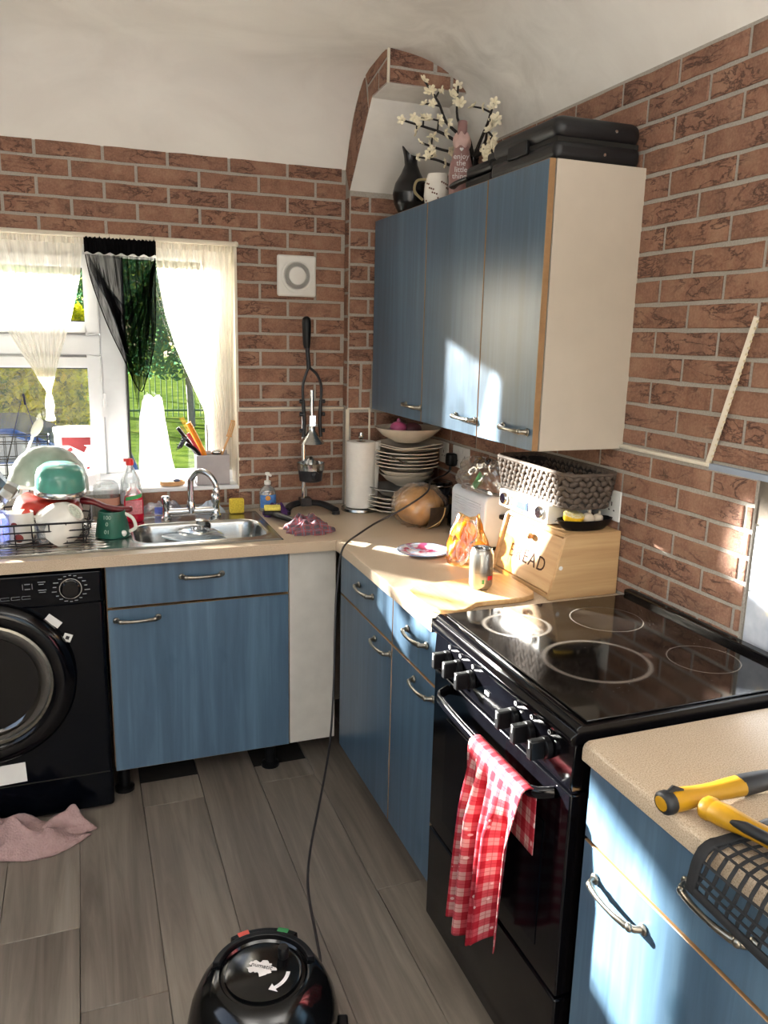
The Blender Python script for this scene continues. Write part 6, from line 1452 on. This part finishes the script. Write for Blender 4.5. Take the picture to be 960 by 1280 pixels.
# ------------------------------------------------------------------ near worktop: hammers and mesh pouch
YEL = plain('yellow_grip', '#a87c0c', .45, var=.08); HB = plain('black_grip', '#17191d', .5, var=.15)
def hammer(label, o, d, inlay=True, cap=True, ln=.33):
    o = Vector(o); d = Vector(d).normalized(); t = thing('hammer', label, 'hammer', tuple(o)); t.rotation_euler = (0, 0, math.atan2(d.y, d.x))
    side_ = Vector((0, 0, 1)).cross(d).normalized()
    P = lambda s, w=0, h=0: tuple(o + d * s + side_ * w + Vector((0, 0, h)))
    r = [.0185, .0195, .0185, .0165, .0155, .0155, .0165, .0175, .018]
    MB().tube([P(.012 + k * .017) for k in range(9)], r, 14, flat=.86).build('grip', YEL, t, smooth=60)
    m = MB(); m.tube([P(-.004), P(.0), P(.010), P(.016)], [.016, .020, .0205, .018], 14, flat=.86); m.build('butt_cap', HB if cap else YEL, t, smooth=50)
    m = MB(); m.tube([P(-.0045), P(-.0055)], [.0135, .010], 12, flat=.8); m.build('butt_end', YEL, t)
    if cap: m = MB(); m.tube([P(.006, .0, .017), P(.02, .004, .0175), P(.034, -.002, .0165)], [.003, .006, .002], 8); m.build('cap_tongue', HB, t)
    m = MB(); m.tube([P(.05, -.0125, .004), P(.075, -.0125, .006), (P(.12, -.0125, .005)), P(.15, -.011, .003)], [.004, .0085, .0085, .004], 10, flat=1.0)
    if inlay: m.build('side_inlay', HB, t, smooth=60)
    m = MB(); m.tube([P(.140), P(.155), P(.19), P(.23), P(ln - .03)], [.0165, .0185, .0172, .0145, .0135], 14, flat=.9); m.build('shaft', HB, t, smooth=50)
    m = MB(); m.tube([P(ln - .03), P(ln)], .011, 10); m.tube([P(ln, -.055), P(ln, -.045), P(ln, -.03), P(ln, .02), P(ln, .06)], [.0145, .015, .012, .012, .006], 14); m.build('head', STEEL, t, smooth=40)
    return t
hz = HT + .0185
hammer('yellow and black hammer lying across the near worktop, butt overhanging its front edge', (-.615, -2.318, hz), (1, .006, 0), inlay=False)
hammer('second yellow and black hammer with a black side inlay, pointing towards the mesh pouch', (-.565, -2.352, hz + .004), (.16, -.98, .10), cap=False)
# black mesh pouch hanging over the edge
t = thing('mesh_pouch', 'black open-mesh pouch with a bound edge hanging over the near worktop edge', 'pouch', (-.58, -2.5, HT))
BIND = plain('black_binding', '#131519', .8, var=.2, scale=120)
SL = [(0, (-.455, HT + .012)), (.45, (-.56, HT + .012)), (.62, (-.607, HT + .010)), (.68, (-.622, HT - .002)), (.74, (-.628, HT - .02)), (1.0, (-.634, HT - .064))]
def sheet(s, y, lift=0.0):
    for (a, pa), (b, pb) in zip(SL, SL[1:]):
        if s <= b + 1e-9:
            q = (s - a) / (b - a); x = lerp(pa[0], pb[0], q); z = lerp(pa[1], pb[1], q); break
    else: x, z = SL[-1][1]
    ww = .006 * math.sin(18 * y + 7 * s) * (1 if s < .6 else .5)
    return (x - lift * (.7 if s > .66 else 0), y, z + max(-.004, ww) + lift * (.7 if s < .7 else .0))
y0_, y1_ = -2.402, -2.80
m = MB(); N1, N2 = 12, 20
def ribbon(pts, w, side):
    vs = []; 
    for p in pts: vs += [tuple(Vector(p) - side * w), tuple(Vector(p) + side * w)]
    m.add(vs, [(2 * k, 2 * k + 1, 2 * k + 3, 2 * k + 2) for k in range(len(pts) - 1)])
for k in range(N1):
    s = .06 + .88 * k / (N1 - 1); pts = [sheet(s, lerp(y0_ - .012, y1_ + .012, q / 60), .0015) for q in range(61)]; m.tube(pts, .0031, 6, flat=.5)
for k in range(N2):
    y = lerp(y0_ - .02, y1_ + .02, k / (N2 - 1)); pts = [sheet(.04 + .92 * q / 30, y + .004 * math.sin(q * .5), .0) for q in range(31)]; m.tube(pts, .0031, 6, flat=.5)
tag(m.build('mesh_net', BIND, t, smooth=60), kind='stuff')
def corner_cut(s): return y0_ - (.03 * ((s - .72) / .28) if s > 2 else 0)
m = MB(); W = .016
m.grid(lambda u, v: sheet(u, corner_cut(u) - .017 * v, .003), 30, 3); m.build('binding', BIND, t, solid=.004, smooth=60)
m = MB(); m.grid(lambda u, v: sheet(.925 + .075 * v, lerp(y0_, y1_, u), .003), 40, 2); m.build('binding', BIND, t, solid=.004, smooth=60)
m = MB(); m.grid(lambda u, v: sheet(.08 * v, lerp(y0_, y1_, u), .003), 40, 2); m.build('binding', BIND, t, solid=.004, smooth=60)
MB().tube([(-.533, -2.475, HT + .028), (-.520, -2.492, HT + .028)], .004, 8).build('buckle', WOODP, t)

# ------------------------------------------------------------------ outside the window
GZ = -.25
def lawn_mat():
    t = NT('lawn'); n = t.noise(t.pos(), 3.0, 5); t.set(t.ramp(n, [(.35, '#2c3d14'), (.6, '#465420'), (.75, '#5c602c')]), 1.0, Specular_IOR_Level=0.0); return t.m
tag(MB().box(-22, 14, 2.2, 60, GZ - .2, GZ).build('lawn', lawn_mat(), origin=(-2, 20, GZ)), 'sunlit lawn outside the window', 'grass', kind='stuff')
struct(MB().box(-22, 14, .31, 2.2, GZ - .2, GZ + .01).build('terrace', plain('paving', '#b8b2a6', .9)))
def leaf_mat(name, c1, c2, c3):
    t = NT(name); t.t.nodes.remove(t.b); n = t.noise(t.pos(), 5.5, 4, .7); c = t.ramp(n, [(.35, c1), (.52, c2), (.68, c3)])
    d = t.n('ShaderNodeBsdfDiffuse'); tr = t.n('ShaderNodeBsdfTranslucent'); t.l(c, d.inputs[0]); t.l(c, tr.inputs[0])
    mx = t.n('ShaderNodeMixShader'); mx.inputs[0].default_value = .42; t.l(d.outputs[0], mx.inputs[1]); t.l(tr.outputs[0], mx.inputs[2]); t.l(mx.outputs[0], t.out.inputs[0]); return t.m
LEAFH = leaf_mat('hedge_leaf', '#4a6410', '#b4b01a', '#e6cf22'); LEAFT = leaf_mat('tree_leaf', '#34604f', '#4f7c4c', '#94963c')
def leaves(n, fn, size, seed):
    rr = random.Random(seed); m = MB(); vs = []; fs = []
    for k in range(n):
        p = Vector(fn(rr)); a = Vector((rr.gauss(0, 1), rr.gauss(0, 1), rr.gauss(0, 1))).normalized(); b = a.orthogonal().normalized(); c = a.cross(b); an = rr.random() * 6.28
        d = (b * math.cos(an) + c * math.sin(an)); e = a.cross(d); s = size * rr.uniform(.6, 1.3); q = len(vs)
        vs += [tuple(p - d * s), tuple(p + e * s * .5), tuple(p + d * s), tuple(p - e * s * .5)]; fs.append((q, q + 1, q + 2, q + 3))
    m.v = vs; m.f = fs; m.mi = [0] * n; return m
def hedge(label, x0, x1, y0, y1, z1, n, seed):
    t = thing('hedge', label, 'hedge', ((x0 + x1) / 2, (y0 + y1) / 2, GZ))
    f = leaves(n, lambda r: (r.uniform(x0, x1), r.uniform(y0, y1), GZ + .07 + (z1 - GZ - .07) * r.random() ** .8), .055, seed)
    o = f.build('foliage', LEAFH, t, smooth=0, recalc=False); tag(o, kind='stuff')
    m = MB(); rr = random.Random(seed + 1)
    for k in range(12):
        x = lerp(x0, x1, (k + .5) / 12); y = (y0 + y1) / 2; m.tube([(x, y, GZ + .01), (x + rr.uniform(-.15, .15), y, GZ + .9), (x + rr.uniform(-.3, .3), y + rr.uniform(-.2, .2), z1 - .1)], [.03, .02, .008], 6)
    tag(m.build('stem', plain('hedge_stem', '#5a4b3a', .9), t), kind='stuff')
hedge('tall yellow-green hedge filling the left pane of the window', -4.4, -1.35, 6.0, 7.0, 1.85, 34000, 3)
def tree(label, x, y, h, cr, n, seed, tr=.11, zc=None):
    t = thing('tree', label, 'tree', (x, y, GZ)); zc = zc or h
    MB().tube(spline([(x, y, GZ + .02), (x - .05, y, GZ + 1.0), (x - .22, y, GZ + 2.0), (x - .3, y, zc)], 5), [lerp(tr, tr * .45, k / 15) for k in range(16)], 10).build('trunk', plain('bark', '#6e6a66', .9, var=.2), t, smooth=60)
    def fn(r):
        while 1:
            p = Vector((r.uniform(-1, 1), r.uniform(-1, 1), r.uniform(-1, 1)))
            if p.length < 1: return (x - .3 + p.x * cr, y + p.y * cr, zc + p.z * cr * .75)
    tag(leaves(n, fn, .085, seed).build('foliage', LEAFT, t, smooth=0, recalc=False), kind='stuff')
tree('broad leafy tree with a pale trunk seen through the right pane', .62, 13.0, 3.6, 3.0, 26000, 11, tr=.075, zc=2.95)
tree('darker tree further left, behind the middle of the window', -1.9, 23.0, 4.0, 2.6, 9000, 12, zc=3.4)
t = thing('railing_fence', 'green metal railing fence across the grass', 'fence', (0, 15.2, GZ))
FG = plain('fence_green', '#3c5a38', .8, Specular_IOR_Level=.1)
for z in (GZ + .12, GZ + 1.15): MB().box(-3, 5, 15.19, 15.23, z, z + .04).build('rail', FG, t)
m = MB()
for k in range(66): m.box(-3 + k * .12, -3 + k * .12 + .018, 15.2, 15.218, GZ, GZ + 1.3)
tag(m.build('picket', FG, t), kind='stuff')
for k in range(4): MB().box(-2.6 + k * 2.1, -2.53 + k * 2.1, 15.17, 15.25, GZ, GZ + 1.4).build('post', FG, t)
# blue parked car in front of the hedge
t = thing('car', 'blue parked car in front of the hedge, seen through the left pane', 'car', (-2.9, 4.6, GZ))
CARB = plain('car_blue', '#1f3a66', .2, .3); CARG = plain('car_glass', '#3a4654', .08)
prof = [(-4.9, GZ + .28), (-4.95, GZ + .7), (-4.2, GZ + .85), (-3.75, GZ + .90), (-3.2, GZ + 1.28), (-1.95, GZ + 1.30), (-1.35, GZ + .98), (-.98, GZ + .92), (-.92, GZ + .45), (-.95, GZ + .28)]
prof = [(x, GZ + (z - GZ) * .80) for x, z in prof]
MB().prism(prof, 4.0, 5.5, 'y').build('body', CARB, t, bevel=.05, seg=3)
gl = [(-3.65, GZ + .93), (-3.18, GZ + 1.23), (-2.0, GZ + 1.25), (-1.48, GZ + .97)]
gl = [(x, GZ + (z - GZ) * .80) for x, z in gl]
MB().prism(gl, 3.985, 4.0, 'y').build('side_window', CARG, t)
for x in (-4.2, -1.6): MB().lathe([(.0, -.1), (.30, -.1), (.32, -.06), (.32, .06), (.30, .1), (.0, .1)], (x, 4.05, GZ + .32), 24, Mx, cap=False).build('wheel', RUBBER, t)
